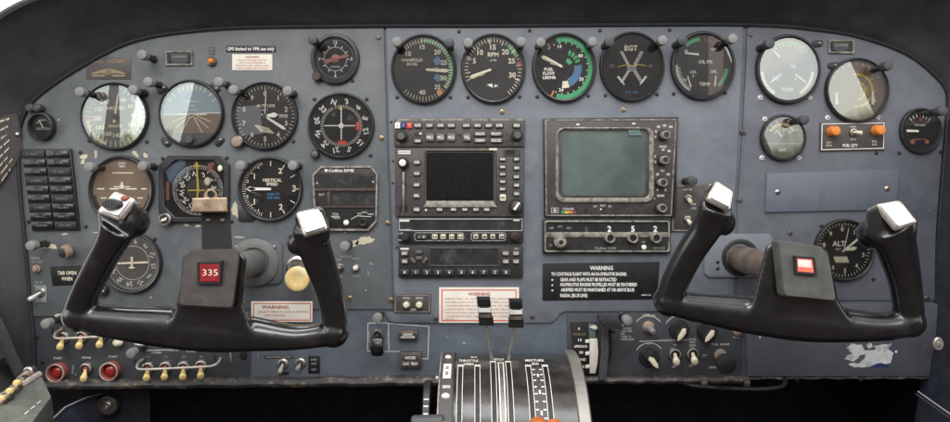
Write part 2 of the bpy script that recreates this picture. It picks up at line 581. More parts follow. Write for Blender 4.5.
# padded lower edge
for (xa, xb, ya, yb, r) in ((36, 441, 383.5, 379.5, 5.2), (574, 746, 378.5, 378.5, 4.2), (746, 926, 377.0, 376.5, 1.6)):
    mb = MB(CX, 230)
    n = 24
    mb.tube([(xa + (xb - xa) * i / n, ya + (yb - ya) * i / n + .5 * math.sin(i * 1.7), 4 + .6 * math.sin(i * 2.3)) for i in range(n + 1)], r, 'lip', 12, 1.4)
    mb.build('padded_edge', base)
for x, y in ((793, 377), (856, 377)):
    shared_part('edge_bolt', 'bolt', base, x, y, 5, lambda mb: mb.lathe(0, 0, [(2.2, -3), (2.2, 3.5), (1.4, 4.6)], 'screw_dark', 12))

# bare primer where the paint has come off
def chip(x, y, rx, ry, rot=0., w=2.05, n=18, k=.35):
    mb = MB(CX, 230)
    pts = []
    ph = [random.uniform(0, 6.28) for _ in range(4)]
    for i in range(n):
        a = 2 * math.pi * i / n
        r = 1 + k * (.5 * math.sin(2 * a + ph[0]) + .35 * math.sin(3 * a + ph[1]) + .3 * math.sin(5 * a + ph[2]) + .25 * math.sin(7 * a + ph[3])) + random.uniform(-.08, .08)
        u, v = rx * r * math.cos(a), ry * r * math.sin(a)
        pts.append((x + u * math.cos(rot) - v * math.sin(rot), y + u * math.sin(rot) + v * math.cos(rot)))
    mb.flat(pts, w + .12, 'primer')
    mb.build('bare_patch', base)
chip(85, 157, 3.6, 2.6); chip(84, 162, 2, 2.2); chip(97, 154, 1.8, 3.4); chip(136.5, 154, 3.6, 2.2, .6); chip(146.5, 155.5, 1.7, 3, -.5)
chip(50, 245.5, 7, 3.4, .15); chip(355, 243.5, 5, 2.8, -.3); chip(365, 240.5, 8.5, 3.8, -.35); chip(235.5, 209, 3.0, 7, -.15); chip(241, 217, 5, 2, .7)
chip(248, 219.5, 5, 1.6); chip(187, 225, 2.4, 1.2); chip(199, 225.8, 3.2, 1); chip(240, 302, 5, 3); chip(62, 315.5, 7, 2.4, -.2); chip(345, 232.5, 1.8, .8)
chip(66, 234, 3.5, .9); chip(47, 89, .9, 2.2, .2); chip(60, 120, .8, .8); chip(464, 343, 1.6, .6, 0, 0); chip(371, 262.5, .7, .7); chip(158, 262, .8, .8)
chip(152, 297, .8, .8); chip(303, 233, 14, .45); chip(366, 290, .6, .8); chip(447, 337, .5, .5, 0, 0); chip(930, 150, .7, .7); chip(70, 308, 2, 1.1)
chip(100, 232.3, 7, .5, .02); chip(240, 237, 6, .5)
# tape residue on the blank block
def ragged(pts, k=5, j=.9):
    out = []
    for a, b in zip(pts, pts[1:] + pts[:1]):
        for i in range(k):
            f = i / k
            out.append((a[0] + (b[0] - a[0]) * f + random.uniform(-j, j), a[1] + (b[1] - a[1]) * f + random.uniform(-j, j)))
    return out
tp = MB(CX, 230)
tp.flat(ragged([(843, 346), (848, 342), (858, 343.5), (861, 349), (872, 348), (870, 344), (888, 342), (884, 347), (889, 351), (886, 361), (877, 362.5), (868, 365), (850, 365.5), (845, 362.5), (851, 360), (841, 357), (844, 353), (848, 352)], 4, .6), 7.15, 'tape')
tp.flat(ragged([(849, 361), (856, 353.5), (862, 352), (860, 357), (855, 361.5)], 4, .5), 7.3, 'panel_block')
tp.flat(ragged([(862, 343), (867, 341), (869, 345), (864, 347)], 3, .4), 7.2, 'tape')
tp.build('tape_residue', base)
tp = MB(CX, 230)
tp.flat([(866, 364.8), (872, 362), (877, 361), (884, 363.5), (884.5, 365.2)], 7.35, 'navy')
tp.lathe(891, 350.3, [(2.4, 7.1), (2.4, 7.25)], 'navy', 16)
tp.disc(891.6, 350.0, 1.5, 7.4, 'tape', 14)
tp.build('torn_sticker', base)

# screws and rivets
for x, y in ((382, 138), (502, 112), (623, 110), (733, 38), (388, 223), (391, 300), (350, 298)):
    screw(base, x, y, 2.1, 2.7)
for x, y in ((379, 38), (750, 35), (436, 318), (532, 316.5), (789, 233), (739, 200), (926, 298), (742, 132), (743, 133), (820, 225), (79, 324)):
    screw(base, x, y, 2.1, 2.6, 'steel_dark')
DARK_SCREWS = ((459, 32), (529.5, 31), (599.5, 31), (669, 30.5), (397.5, 97.5), (450.5, 97.5), (468, 97.5), (519.5, 97), (537, 97), (588, 96), (605, 95.5), (656.5, 94.5), (673, 94), (724.5, 93),
               (90.5, 141), (148, 142), (353, 81), (315, 99.5), (367, 99.5), (371, 155.5), (294, 141.5), (163.5, 158.5), (227.5, 158), (232.5, 221.5), (156, 239), (30, 221.5), (87, 226.5), (81.5, 152.5), (150, 286), (875, 153), (898, 153), (939, 152), (872, 279))
for x, y in DARK_SCREWS:
    screw(base, x, y, 2.1, 1.9, 'screw_dark')
for x, y in ((759.5, 98), (808.5, 98), (826.5, 118), (876.5, 117.5), (764, 119.5), (761, 158), (797.5, 158)):
    screw(base, x, y, 2.2, 2.6, 'white')
for x, y in ((38, 337), (43, 362), (39, 378), (232, 380)):
    screw(base, x, y, .9, 1.8, 'screw_dark')

# little mounting lugs with a slot beside the attitude gauges
def lug(mb):
    mb.box(-5.5, -3.2, 5.5, 3.2, -.4, 1.6, 'bezel', .4, 2.8)
    mb.lathe(2, 0, [(1.6, 1.5), (1.6, 2.4), (.8, 2.8)], 'steel_dark', 10)
for x, y, r in ((163.5, 89.5, -.6), (216, 88, .6), (167, 142, .8), (220.5, 141.5, -.8), (816, 44, -.1), (832, 66, -.05)):
    o = shared_part('lug', 'mounting_lug', base, x, y, 2.2, lug)
    o.rotation_euler = (0, r, 0)

# silk-screened lines and legends painted on the panel
class Legend:
    def textw(s, t, x, y, h, m, w, wd):
        mb = MB(CX, 230); mb.textw(t, x, y, h, m, w, wd); mb.build('legend', base)
    def text(s, t, x, y, h, m, w):
        mb = MB(CX, 230); mb.text(t, x, y, h, m, w); mb.build('legend', base)
    def flat(s, pts, w, m):
        mb = MB(CX, 230); mb.flat(pts, w, m); mb.build('legend_line', base)
SW = Legend()
def seg(x0, y0, x1, y1, w, m='text_dim', t=.5):
    dx, dy = x1 - x0, y1 - y0
    l = math.hypot(dx, dy)
    nx, ny = -dy / l * t / 2, dx / l * t / 2
    SW.flat([(x0 + nx, y0 + ny), (x1 + nx, y1 + ny), (x1 - nx, y1 - ny), (x0 - nx, y0 - ny)], w, m)
SWW = 1.05
for t, x, y, wd in (('BATT', 65, 321.5, 8), ('START', 58.5, 358, 9), ('PRIME', 87, 357.5, 9), ('START', 113.5, 356.5, 9), ('L', 76.5, 374, 1), ('R', 101, 372, 1), ('L MAIN', 157, 352.3, 9), ('R MAIN', 192, 351, 9), ('L AUX', 146.5, 338, 0)):
    if wd:
        SW.textw(t, x, y, 2.0, 'text', SWW, wd)
seg(60, 326.5, 80, 326.5, SWW); seg(139, 350.4, 166, 349.8, SWW, 'text', .6); seg(180, 349.2, 231, 349, SWW, 'text_dim'); SW.textw('MAGNETOS', 173, 349.8, 1.9, 'text', SWW, 12)
seg(231, 351, 231.5, 361, SWW, 'text_dim', .5); seg(258, 352, 258, 358, .12, 'text_dim', .5); seg(230.5, 351, 230.5, 358, SWW)
for i, x in enumerate((148.5, 166.5, 184, 201.5)):
    SW.text('ON', x, 356.5, 1.6, 'text_dim', SWW)
for x in (73.5, 102):
    mb = MB(CX, 230); mb.text('ENGINE', x, 369, 1.7, 'text_dim', SWW, rot=-math.pi / 2 + .1); mb.build('legend', base)
# gear frame
for a in ((368, 323, 388, 323), (388, 323.5, 429, 326.5), (429, 326.5, 428, 359), (428, 359, 420.5, 358.5), (368, 323, 367.5, 351), (367.5, 351, 373, 351), (384, 351.5, 400, 351.5), (388.5, 324, 389, 351)):
    seg(*a, .12, 'text', .55)
for x0, s_ in ((369.4, 'GEAR UP'), (388.2, 'GEAR DN')):
    mb = MB(CX, 230); mb.text(s_, x0, 337.5, 2.0, 'text_dim', .14, rot=math.pi / 2); mb.build('legend', base)
# trim plate legends
W2 = 1.55
for t, x, y, wd in (('RUDDER', 646, 314.6, 7), ('TRIM', 650.5, 315.6, 8), ('GEAR', 621, 324.8, 6), ('CAUTION', 627, 328, 8), ('MAX SPEED', 627, 330.8, 10), ('FOR', 622.5, 333.5, 4), ('FLAP 15', 626, 336.2, 9), ('OPERATION', 627, 339, 13),
                    ('LIGHTS', 667, 340, 14), ('INST', 648.5, 343, 6), ('ON', 674.5, 344.5, 3), ('OFF', 673.5, 366.5, 4), ('ENG', 692, 339, 6), ('INST', 692, 342, 6), ('DOOR', 692, 345, 6), ('OFF', 690.5, 365.5, 4), ('LOW', 704, 355, 4), ('FUEL DUMP', 720, 344, 18), ('DEFROST', 713, 367, 9), ('FLOOR', 736, 337, 7)):
    SW.textw(t, x, y, 1.9, 'text', W2, wd)
def arcline(cx, cy, r, a0, a1, w, m='text', t=.55, n=16):
    mb = MB(CX, 230)
    P = [[(cx + q * math.sin(math.radians(a0 + (a1 - a0) * i / n)), cy - q * math.cos(math.radians(a0 + (a1 - a0) * i / n)), w) for i in range(n + 1)] for q in (r - t / 2, r + t / 2)]
    mb.loft(P, m, False, False, closed=False)
    mb.build('legend_arc', base)
arcline(648, 330, 14.5, -55, 55, W2); arcline(679, 331, 15.5, -60, 45, W2); arcline(649, 357, 14.5, -60, 55, W2); arcline(706, 331, 15, -50, 40, W2)
seg(639, 341, 660, 340.3, W2, 'text', .5); seg(674, 340, 690, 339.6, W2, 'text', .5)
seg(757, 333, 757, 337, 7.15, 'text', 1)
# left column legends
W3 = 2.15
for t, x, y, wd in (('PRESS', 36.5, 258, 9), ('TO TEST', 38.5, 261.5, 12), ('OX TK', 40, 282, 8), ('CROSSOVER', 41, 285.5, 13)):
    SW.textw(t, x, y, 2.1, 'text_dim', W3, wd)
for t, x, y, wd in (('AUTOPILOT', 346.5, 256.5, 12), ('ON', 339, 259.5, 5), ('TEST', 355.5, 258.5, 8), ('OFF', 340.5, 276, 5), ('ALERT', 356.5, 275.5, 7)):
    SW.textw(t, x, y, 1.9, 'text_dim', W3, wd)
seg(368, 270, 369, 275, W3); seg(370, 264, 374, 264, W3)

# ---- glareshield: rolled vinyl hood over the panel, its lip towards the seats
RIM = smooth([(29, 378, 30), (16, 352, 36), (5, 325, 40), (-10, 300, 42), (-34, 255, 40), (-60, 200, 40), (-66, 150, 42), (-52, 100, 44), (-30, 54, 46), (-3, 28, 48), (16, 15, 48), (35, 5.5, 48), (60, -2, 48), (92, -9, 48), (130, -13, 48), (220, -13, 47), (330, -16, 46), (475, -17, 46), (620, -17, 46), (740, -17, 46),
              (830, -17, 46), (880, -14, 46), (915, -8, 45), (945, 1, 44), (990, 40, 42), (1015, 110, 40), (1015, 200, 36), (1000, 260, 32)], 6)
def resample(pts, n):
    d = [0]
    for a, b in zip(pts, pts[1:]):
        d.append(d[-1] + math.dist(a[:2], b[:2]))
    out = []
    for i in range(n):
        t = d[-1] * i / (n - 1)
        k = min(max(j for j in range(len(d)) if d[j] <= t + 1e-9), len(pts) - 2)
        f = (t - d[k]) / max(d[k + 1] - d[k], 1e-9)
        out.append(tuple(pts[k][q] + (pts[k + 1][q] - pts[k][q]) * f for q in range(len(pts[0]))))
    return out
N = 150
rim = [at(*p) for p in resample(RIM, N)]
HE = [p for p in BEZ if p[0] < 475 or p[1] < 290]
edge = resample(HE, N)
# match by arc length from the top centre so that the two curves run side by side
gl = thing('glareshield', 'black vinyl glareshield hood arching over the panel and down its left side', 'glareshield', CX, 0)
mb = MB(CX, 0)
loops = []
for t, dw in ((0, 0), (.03, 5), (.12, 4), (.35, 9), (.62, 10), (.85, 6), (1, 0)):
    lp = []
    for e, r in zip(edge, rim):
        w = 1.5 + (r[2] - 1.5) * t
        bulge = math.sin(math.pi * t) * 7
        # hood curves outward between the panel and the lip
        dx, dy = e[0] - CX, e[1] - 230
        l = math.hypot(dx, dy)
        lp.append((e[0] + (r[0] - e[0]) * t + dx / l * bulge, e[1] + (r[1] - e[1]) * t + dy / l * bulge, w + dw * .3))
    loops.append(lp)
def off(lp, d, dw):
    out = []
    for x, y, w in lp:
        dx, dy = x - CX, y - 260
        l = math.hypot(dx, dy)
        out.append((x + dx / l * d, y + dy / l * d, w + dw))
    return out
last = loops[-1]
loops += [off(last, 2.5, 4), off(last, 6, 5), off(last, 10, 3), off(last, 13, -4), off(last, 13, -60), off(last, 10, -150)]
mb.loft(loops, 'vinyl', False, False, closed=False)
mb.build('hood', gl)
mb = MB(CX, 0)                                     # rubber bead where hood meets panel
mb.tube([(x, y, 3.2) for x, y in resample(HE, 120)], 1.7, 'black_soft', 8)
mb.build('edge_bead', gl)

# ---- side linings
def hood_at(px, py, lift):
    """point of the hood surface seen at a place of the photograph, lifted a little off it"""
    best = None
    for a, b in zip(loops[:7], loops[1:7]):
        for k in range(N // 3):
            for f in (0, .2, .4, .6, .8):
                p = [a[k][q] + (b[k][q] - a[k][q]) * f for q in range(3)]
                m = D / (D - p[2])
                e = (CX + (p[0] - CX) * m - px) ** 2 + (VY + (p[1] - VY) * m - py) ** 2
                if best is None or e < best[0]:
                    best = (e, p)
    p = best[1]
    return (p[0] + lift * .5, p[1], p[2] + lift)
rw = thing('side_lining', 'dark blue vinyl side lining with a seam right of the panel', 'side lining', 940, 300)
mb = MB(940, 300)
yr = [120, 180, 235, 290, 330, 378, 440, 520]
xr = [944.5, 939.5, 935, 933.5, 931, 925, 915, 898]
lps = []
for t in (0, .1, .4, .7, 1):
    lps.append([(x + 4 * t + 14 * t, y, (3 + 210 * t - (8 if t == 0 else 0))) for x, y in zip(xr, yr)])
mb.loft(lps, 'vinyl_navy', False, False, closed=False)
mb.build('lining_sheet', rw)
mb = MB(940, 300)
p0, p1 = at(916, 394, 60), at(948, 417, 120)
mb.tube([p0, tuple((a + b) / 2 for a, b in zip(p0, p1)), p1], .7, 'grey_dark', 6)
mb.tube([(p0[0] + 2, p0[1] - 2.2, p0[2]), (p1[0] + 2, p1[1] - 2.2, p1[2])], .6, 'text_dim', 6)
mb.build('seam', rw)
mb = MB(940, 300)
q = at(938.5, 344, 30)
mb.lathe(q[0], q[1], [(4.8, q[2] - 1.5), (4.8, q[2]), (4.0, q[2] + 1.0), (1.8, q[2] + .8), (1.8, q[2] + 1.6), (.8, q[2] + 2)], 'silver_worn', 20, 1.35)
mb.build('snap_stud', rw)

# lining panel with cream text at far left
lpk = thing('text_placard', 'dark placard with lines of cream text on left side lining', 'placard', 8, 148, 30)
q = [hood_at(*p, 4) for p in ((-6, 121), (14.5, 112), (19.5, 132), (20.5, 150), (-4, 188))]
mb = MB(8, 148, 30)
q2 = [(x + 2, y, w - 3) for x, y, w in q]
mb.loft([q2, q], 'plaque', mcap='plaque')
mb.build('plate', lpk)
mb = MB(8, 148, 30)
for k in range(8):
    f = k / 7
    a = Vector(q[0]) * (1 - f) + Vector(q[4]) * f
    b = Vector(q[1]) * (1 - f) + Vector(q[3]) * f
    a2 = a + (b - a) * .18; b2 = a + (b - a) * (.80 - .1 * (k % 3))
    n_ = 9
    for j in range(n_):
        if (j * 7 + k * 3) % 5 == 0:
            continue
        c0 = a2 + (b2 - a2) * (j / n_); c1 = a2 + (b2 - a2) * ((j + .8) / n_)
        up = Vector((0, 2.0, 0))
        sh = Vector((0, 3, .6))
        mb.f([mb.v(*(c0 + sh)), mb.v(*(c1 + sh)), mb.v(*(c1 + sh + up)), mb.v(*(c0 + sh + up))], 'primer')
mb.build('printed_lines', lpk)
mb = MB(8, 148, 30)
p = hood_at(17.5, 136, 4)
mb.lathe(p[0], p[1], [(2.2, p[2]), (2.2, p[2] + 1), (1, p[2] + 1.8)], 'steel', 12)
mb.build('rivet', lpk)

# pale cabin wall seen past the lining at lower left
cw = thing('cabin_wall', 'pale grey cabin side wall glimpsed beyond left lining', 'wall', -30, 330, 0)
mb = MB(-30, 330, 0)
mb.loft([[(-26, 150, -220), (-14, 470, -220)], [(-26, 150, 40), (-14, 470, 40)]], 'wall_grey', False, False, closed=False)
mb.build('wall_sheet', cw)
mb = MB(-30, 330, 0)
a, b, c, d = at(10, 349, 22), at(15, 352, 22), at(17, 364, 24), at(9, 362, 24)
mb.loft([[a, b, c, d], [(x, y, w + 2) for x, y, w in (a, b, c, d)]], 'rubber_tan')
mb.build('trim_tab', cw)

# footwell
fw = MB(CX, 500)
def wallq(pts, m):
    fw.f([fw.v(*p) for p in pts], m)
wallq([(-60, 366, -280), (1010, 366, -280), (1010, 760, -280), (-60, 760, -280)], 'footwell')
wallq([(-60, 760, -280), (1010, 760, -280), (1010, 760, 200), (-60, 760, 200)], 'footwell')
wallq([(-60, 366, -280), (-60, 760, -280), (-60, 760, 200), (-60, 420, 60), (-20, 390, 0)], 'footwell')
wallq([(1010, 366, -280), (1010, 760, -280), (1010, 760, 200), (960, 420, 60), (940, 380, 0)], 'footwell')
wallq([(-60, 366, -280), (1010, 366, -280), (1010, 366, -6), (-60, 366, -6)], 'footwell')
o = fw.build('footwell')
o['kind'] = 'structure'

kp = thing('kick_panel', 'dark blue vinyl kick panel with pale seam at lower left', 'kick panel', 80, 410, -30)
mb = MB(80, 410, -30)
top = [at(48, 425, 40), at(66, 408, 20), at(86, 399, -5), at(112, 393, -40), at(140, 396, -90)]
bot = [at(60, 470, 40), at(84, 470, 20), at(104, 470, -5), at(130, 470, -40), at(150, 470, -90)]
mb.loft([top, [tuple((a * .7 + b * .3) + (0, 0, 7)[i] for i, (a, b) in enumerate(zip(p, q))) for p, q in zip(top, bot)], bot], 'vinyl_navy', False, False, closed=False)
mb.tube(top, 1.6, 'vinyl_navy', 8)
mb.build('vinyl_sheet', kp)
mb = MB(80, 410, -30)
mb.tube([(x, y - 1.4, w + 1.5) for x, y, w in top[:4]], .6, 'text_dim', 6)
mb.build('seam', kp)

vt = thing('vent_outlet', 'round metal air outlet ring in the dark left footwell', 'air outlet', *at(108, 405, -20))
p = at(108, 405, -20)
mb = MB(*p)
mb.lathe(p[0], p[1], [(10.5, p[2] - 6), (10.5, p[2] + 1), (9.5, p[2] + 2.4), (8, p[2] + 2.6), (7.2, p[2] + .8), (5, p[2] + .6)], 'steel_dark', 28, cap1=True)
mb.build('ring', vt)
mb = MB(*p)
mb.lathe(p[0], p[1], [(4, p[2] + .5), (4, p[2] + 2.5), (3, p[2] + 3.2), (1.6, p[2] + 3.0), (1.4, p[2] + 1)], 'steel', 20)
mb.build('hub', vt)
mb = MB(*p)
mb.loft([[(p[0] - 30, 392, p[2] - 7), (p[0] + 40, 392, p[2] - 7)], [(p[0] - 30, 480, p[2] - 7), (p[0] + 40, 480, p[2] - 7)]], 'footwell', False, False, closed=False)
mb.build('backing_plate', vt)

# left side console with its row of yellow tipped switches
sc_ = thing('side_console', 'worn grey green side console box at lower left corner', 'side console', 20, 400, 60)
mb = MB(20, 400, 60)
ct = [at(40, 373, 40), at(51, 397, 48), at(30, 425, 130), at(-14, 440, 130), at(-10, 402, 90)]
cb = [(x + 3, y + 60, w - 4) for x, y, w in ct]
mb.loft([cb, [(x + 1, y + 3, w) for x, y, w in ct], ct], 'console')
mb.build('box', sc_)
mb = MB(20, 400, 60)
e = [ct[0], ct[4]]
mb.tube([(ct[0][0], ct[0][1] + 1, ct[0][2]), (ct[4][0], ct[4][1] + 1, ct[4][2])], 3.2, 'silver_worn', 8)
mb.build('metal_edge', sc_)
mb = MB(20, 400, 60)
for k in range(3):
    p = at(36 - 6 * k, 404 + 5 * k, 74 + 16 * k)
    mb.tube([(p[0] - 4, p[1] + 4, p[2] + 3), (p[0] + 3, p[1] - 2, p[2] - 2)], .5, 'text', 5)
mb.build('legends', sc_)
words = ('nearest the metal stud', 'second in the row', 'third in the row', 'fourth in the row', 'nearest the left picture edge')
for k, (x, y) in enumerate(((21, 381), (14, 389), (6, 396.5), (-1, 404))):
    p = at(x, y, 56 + 12 * k)
    t = thing('toggle_switch', ('yellow tipped console switch ' + ('nearest the round metal stud', 'second along from the metal stud', 'third along from the metal stud', 'half cut by left picture edge')[k]), 'switch', *p, 'yellow switches on the side console')
    mb = MB(*p)
    mb.lathe(p[0], p[1], [(4.4, p[2] - 6), (4.4, p[2] + 1), (3.4, p[2] + 2)], 'steel_dark', 14)
    mb.build('collar', t)
    mb = MB(*p)
    mb.tube([(p[0], p[1], p[2]), (p[0] + 1.5, p[1] - .5, p[2] + 5), (p[0] + 3, p[1] - 1, p[2] + 11), (p[0] + 3.2, p[1] - 1, p[2] + 13)], [1.8, 2.6, 3.3, 2.0], 'bat', 12)
    mb.build('lever', t)
p = at(29, 371.5, 40)
t = thing('metal_stud', 'round metal stud with tan stem at top of side console', 'stud', *p)
mb = MB(*p)
mb.lathe(p[0], p[1], [(4.8, p[2] - 5), (4.8, p[2] + 1.5), (3.4, p[2] + 2.6), (2, p[2] + 2)], 'steel', 18)
mb.build('cap', t)
mb = MB(*p)
mb.tube([(p[0] - 6, p[1] + 7, p[2] + 5), (p[0], p[1], p[2])], [3.4, 2.8], 'rubber_tan', 12)
mb.build('stem', t)
# ---------------------------------------------------------------- gauges
class Dial:
    def __init__(s, mb, cx, cy, R, ky=1., w=.95):
        s.mb, s.cx, s.cy, s.R, s.ky, s.w = mb, cx, cy, R, ky, w
    def p(s, r, a):
        a = math.radians(a)
        return (s.cx + s.R * r * math.sin(a), s.cy - s.R * r * s.ky * math.cos(a))
    def tick(s, r0, r1, a, t, m, w=None):
        a_ = math.radians(a)
        (x0, y0), (x1, y1) = s.p(r0, a), s.p(r1, a)
        nx, ny = math.cos(a_) * t / 2, math.sin(a_) * t / 2
        s.mb.flat([(x0 + nx, y0 + ny), (x1 + nx, y1 + ny), (x1 - nx, y1 - ny), (x0 - nx, y0 - ny)], w or s.w, m)
    def ticks(s, r0, r1, a0, a1, n, t=.7, m='ivory'):
        for i in range(n + 1):
            s.tick(r0, r1, a0 + (a1 - a0) * i / n, t, m)
    def arc(s, r0, r1, a0, a1, m, w=None, n=None):
        n = n or max(3, int(abs(a1 - a0) / 7))
        w = w or s.w - .08
        for i in range(n):
            b0 = a0 + (a1 - a0) * i / n; b1 = a0 + (a1 - a0) * (i + 1) / n
            s.mb.flat([s.p(r0, b0), s.p(r1, b0), s.p(r1, b1), s.p(r0, b1)], w, m)
    def txt(s, t, x, y, h, m='ivory', w=None, **k):
        k.setdefault('bold', True)
        s.mb.text(t, s.cx + x * s.R, s.cy + y * s.R * s.ky, h * s.R, m, w or s.w, **k)
    def nums(s, items, r, h, m='ivory', spin=False, **k):
        k.setdefault('bold', True)
        for t, a in items:
            x, y = s.p(r, a)
            s.mb.text(t, x, y, h * s.R, m, s.w, rot=-math.radians(a) if spin else 0, **k)
    def needle(s, a, r0, r1, t0, t1, m, w, tip=True):
        """tapered pointer from r0 to r1"""
        a_ = math.radians(a)
        nx, ny = math.cos(a_), math.sin(a_)
        (x0, y0), (x1, y1) = s.p(r0, a), s.p(r1, a)
        x2, y2 = s.p(r1 - .12 if tip else r1, a)
        pts = [(x0 + nx * t0, y0 + ny * t0), (x2 + nx * t1, y2 + ny * t1), (x1, y1), (x2 - nx * t1, y2 - ny * t1), (x0 - nx * t0, y0 - ny * t0)]
        if not tip:
            pts = [pts[0], pts[1], pts[3], pts[4]]
        s.mb.prism(pts, w, w + .6, m)

def gauge(name, label, cat, cx, cy, rx, ry, face, matb='bezel', base='dial', glass='glass', thick=.13, depth=5.2, w0=2.1, group=None, hand=None, tilt=(0, 0), n=56):
    t = thing(name, label, cat, cx, cy, w0, group)
    ky = ry / rx
    i = 1 - thick
    mb = MB(cx, cy, w0)
    mb.lathe(cx, cy, [(rx, w0 - .2), (rx, w0 + depth * .7), (rx * .975, w0 + depth), (rx * (i + .05), w0 + depth * 1.05), (rx * (i + .015), w0 + depth * .8), (rx * (i - .015), w0 + .5)], matb, n, ky, cap1=False)
    mb.build('bezel', t)
    mb = MB(cx, cy, w0)
    mb.disc(cx, cy, rx * (i + .0), w0 + .7, base, n, ky)
    d = Dial(mb, cx, cy, rx * i, ky, w0 + .95)
    face(d)
    mb.build('dial', t)
    if hand:
        k = 0
        for nm, fn in hand:
            mb = MB(cx, cy, w0)
            fn(Dial(mb, cx, cy, rx * i, ky, w0 + 1.5 + .7 * k))
            mb.build(nm, t)
            k += 1
    if glass:
        mb = MB(cx, cy, w0)
        mb.disc(cx, cy, rx * (i + .01), w0 + 4.0, glass, n, ky)
        g = mb.build('glass', t)
        g.rotation_euler = (math.radians(tilt[0]), 0, math.radians(tilt[1]))
    return t

def knob_part(t, name, x, y, w, r, h, m='black', mtop=None, n=24, knurl=.06):
    mb = MB(t_origin(t)[0], t_origin(t)[1], t_origin(t)[2])
    mb.lathe(x, y, [(r * .8, w - .5), (r * .8, w + h * .25), (r, w + h * .3), (r, w + h * .85), (r * .8, w + h)], m, n, knurl=knurl, mcap=mtop)
    if mtop:
        mb.lathe(x, y, [(r * .72, w + h), (r * .6, w + h + .4)], mtop, n)
    return mb.build(name, t)
def t_origin(t):
    l = t.location
    return (CX + l.x / S, VY - l.z / S, -l.y / S)

# --- pilot's side
def f_asi(d):
    d.arc(.74, .85, 40, 120, 'text_dim'); d.arc(.86, .96, 200, 262, 'primer'); d.tick(.74, .98, 264, 1.2, 'red')
    d.ticks(.78, .98, 20, 330, 31, .7); d.nums([(str(40 + 20 * k), 25 + 30 * k) for k in range(11)], .60, .13)
    d.txt('AIRSPEED', 0, -.28, .10); d.txt('KNOTS', 0, .30, .09)
gauge('airspeed_indicator', 'airspeed gauge reflecting a window with dark pillar, topmost at far left', 'gauge', 117, 117, 33.8, 34, f_asi, base='dial_glare', glass='glass_strong', thick=.09,
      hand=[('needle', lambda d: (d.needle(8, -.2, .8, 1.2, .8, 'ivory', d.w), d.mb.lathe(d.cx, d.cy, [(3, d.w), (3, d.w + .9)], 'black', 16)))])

def f_att(d):
    n = 22
    d.mb.flat([d.p(.98, -90 + 180 * i / n) for i in range(n + 1)], d.w - .2, 'sky_blue')
    d.mb.flat([d.p(.98, 90 + 180 * i / n) for i in range(n + 1)], d.w - .2, 'dial_brown')
    d.tick(.98, .98 - 1.96, 88, .9, 'white')
    for a in (-60, -45, -30, -20, -10, 0, 10, 20, 30, 45, 60):
        d.tick(.80, .96, a, 1.1, 'ivory')
    for a in (112, 130, 150, 210, 230, 248):
        d.tick(.18, .72, a, .8, 'ivory')
    for k, y in enumerate((-.42, -.28, -.14, .14)):
        hw = (.22, .12, .22, .16)[k]
        d.mb.flat([(d.cx - hw * d.R, d.cy + y * d.R - .4), (d.cx + hw * d.R, d.cy + y * d.R - .4), (d.cx + hw * d.R, d.cy + y * d.R + .4), (d.cx - hw * d.R, d.cy + y * d.R + .4)], d.w, 'ivory')
    pts = [d.p(.99, a) for a in range(130, 231, 5)]
    d.mb.flat(pts, d.w + .3, 'bezel')
gauge('attitude_indicator', 'attitude gauge with blue sky half and black lower mask, second in top left row', 'gauge', 193, 114, 32.6, 33.8, f_att, glass='glass_strong', thick=.10,
      hand=[('aircraft_symbol', lambda d: (d.mb.box(d.cx - 15, d.cy + .2, d.cx - 4, d.cy + 1.7, d.w, d.w + .5, 'ivory'), d.mb.box(d.cx + 4, d.cy + .2, d.cx + 15, d.cy + 1.7, d.w, d.w + .5, 'ivory'), d.mb.tube([(d.cx - 4, d.cy + 1, d.w + .2), (d.cx, d.cy + 4, d.w + .2), (d.cx + 4, d.cy + 1, d.w + .2)], .6, 'ivory', 6))),
            ('setting_knob', lambda d: d.mb.lathe(d.cx - 1, d.cy + 26, [(4.4, d.w), (4.4, d.w + 4), (3.6, d.w + 5)], 'grey_dark', 20, knurl=.08))])

def f_alt(d, fifth=False):
    d.nums([(str(k), 36 * k) for k in range(10)], .73, .15, bold=True)
    d.ticks(.88, .98, 0, 352.8, 49, .5); d.ticks(.84, .98, 0, 324, 9, .9)
    d.txt('ALTITUDE', .02, -.34, .09); d.txt('100 FT', -.02, -.20, .06, 'text_dim')
    for k in range(6):
        x = -.20 + .075 * k
        pts = [(x - .14, .30 + .02 * k), (x - .09, .27 + .02 * k), (x + .12, .50 + .01 * k), (x + .07, .53 + .01 * k)]
        d.mb.flat([(d.cx + a * d.R, d.cy + b * d.R) for a, b in pts], d.w, 'ivory')
    d.mb.box(d.cx + .46 * d.R, d.cy - .12 * d.R, d.cx + .74 * d.R, d.cy + .10 * d.R, d.w, d.w + .1, 'placard')
    d.txt('29.92', .60, -.01, .09, 'text', d.w + .2)
gauge('altimeter', 'altimeter with ivory pointers and hatched flag, right end of top left row', 'gauge', 266, 116.5, 33.2, 34, f_alt, glass='glass', thick=.09,
      hand=[('thin_pointer', lambda d: d.needle(3, -.05, .86, .5, .5, 'ivory', d.w)), ('hundreds_pointer', lambda d: d.needle(122, -.12, .84, .8, 1.5, 'white', d.w)),
            ('thousands_pointer', lambda d: (d.needle(84, 0, .46, .7, 2.6, 'white', d.w), d.mb.lathe(d.cx, d.cy, [(2.4, d.w), (2.4, d.w + 1)], 'black', 14)))])
t = bpy.data.objects['altimeter']
knob_part(t, 'setting_knob', 239.5, 142, 3, 6.4, 7, 'steel_dark', 'rubber_tan')

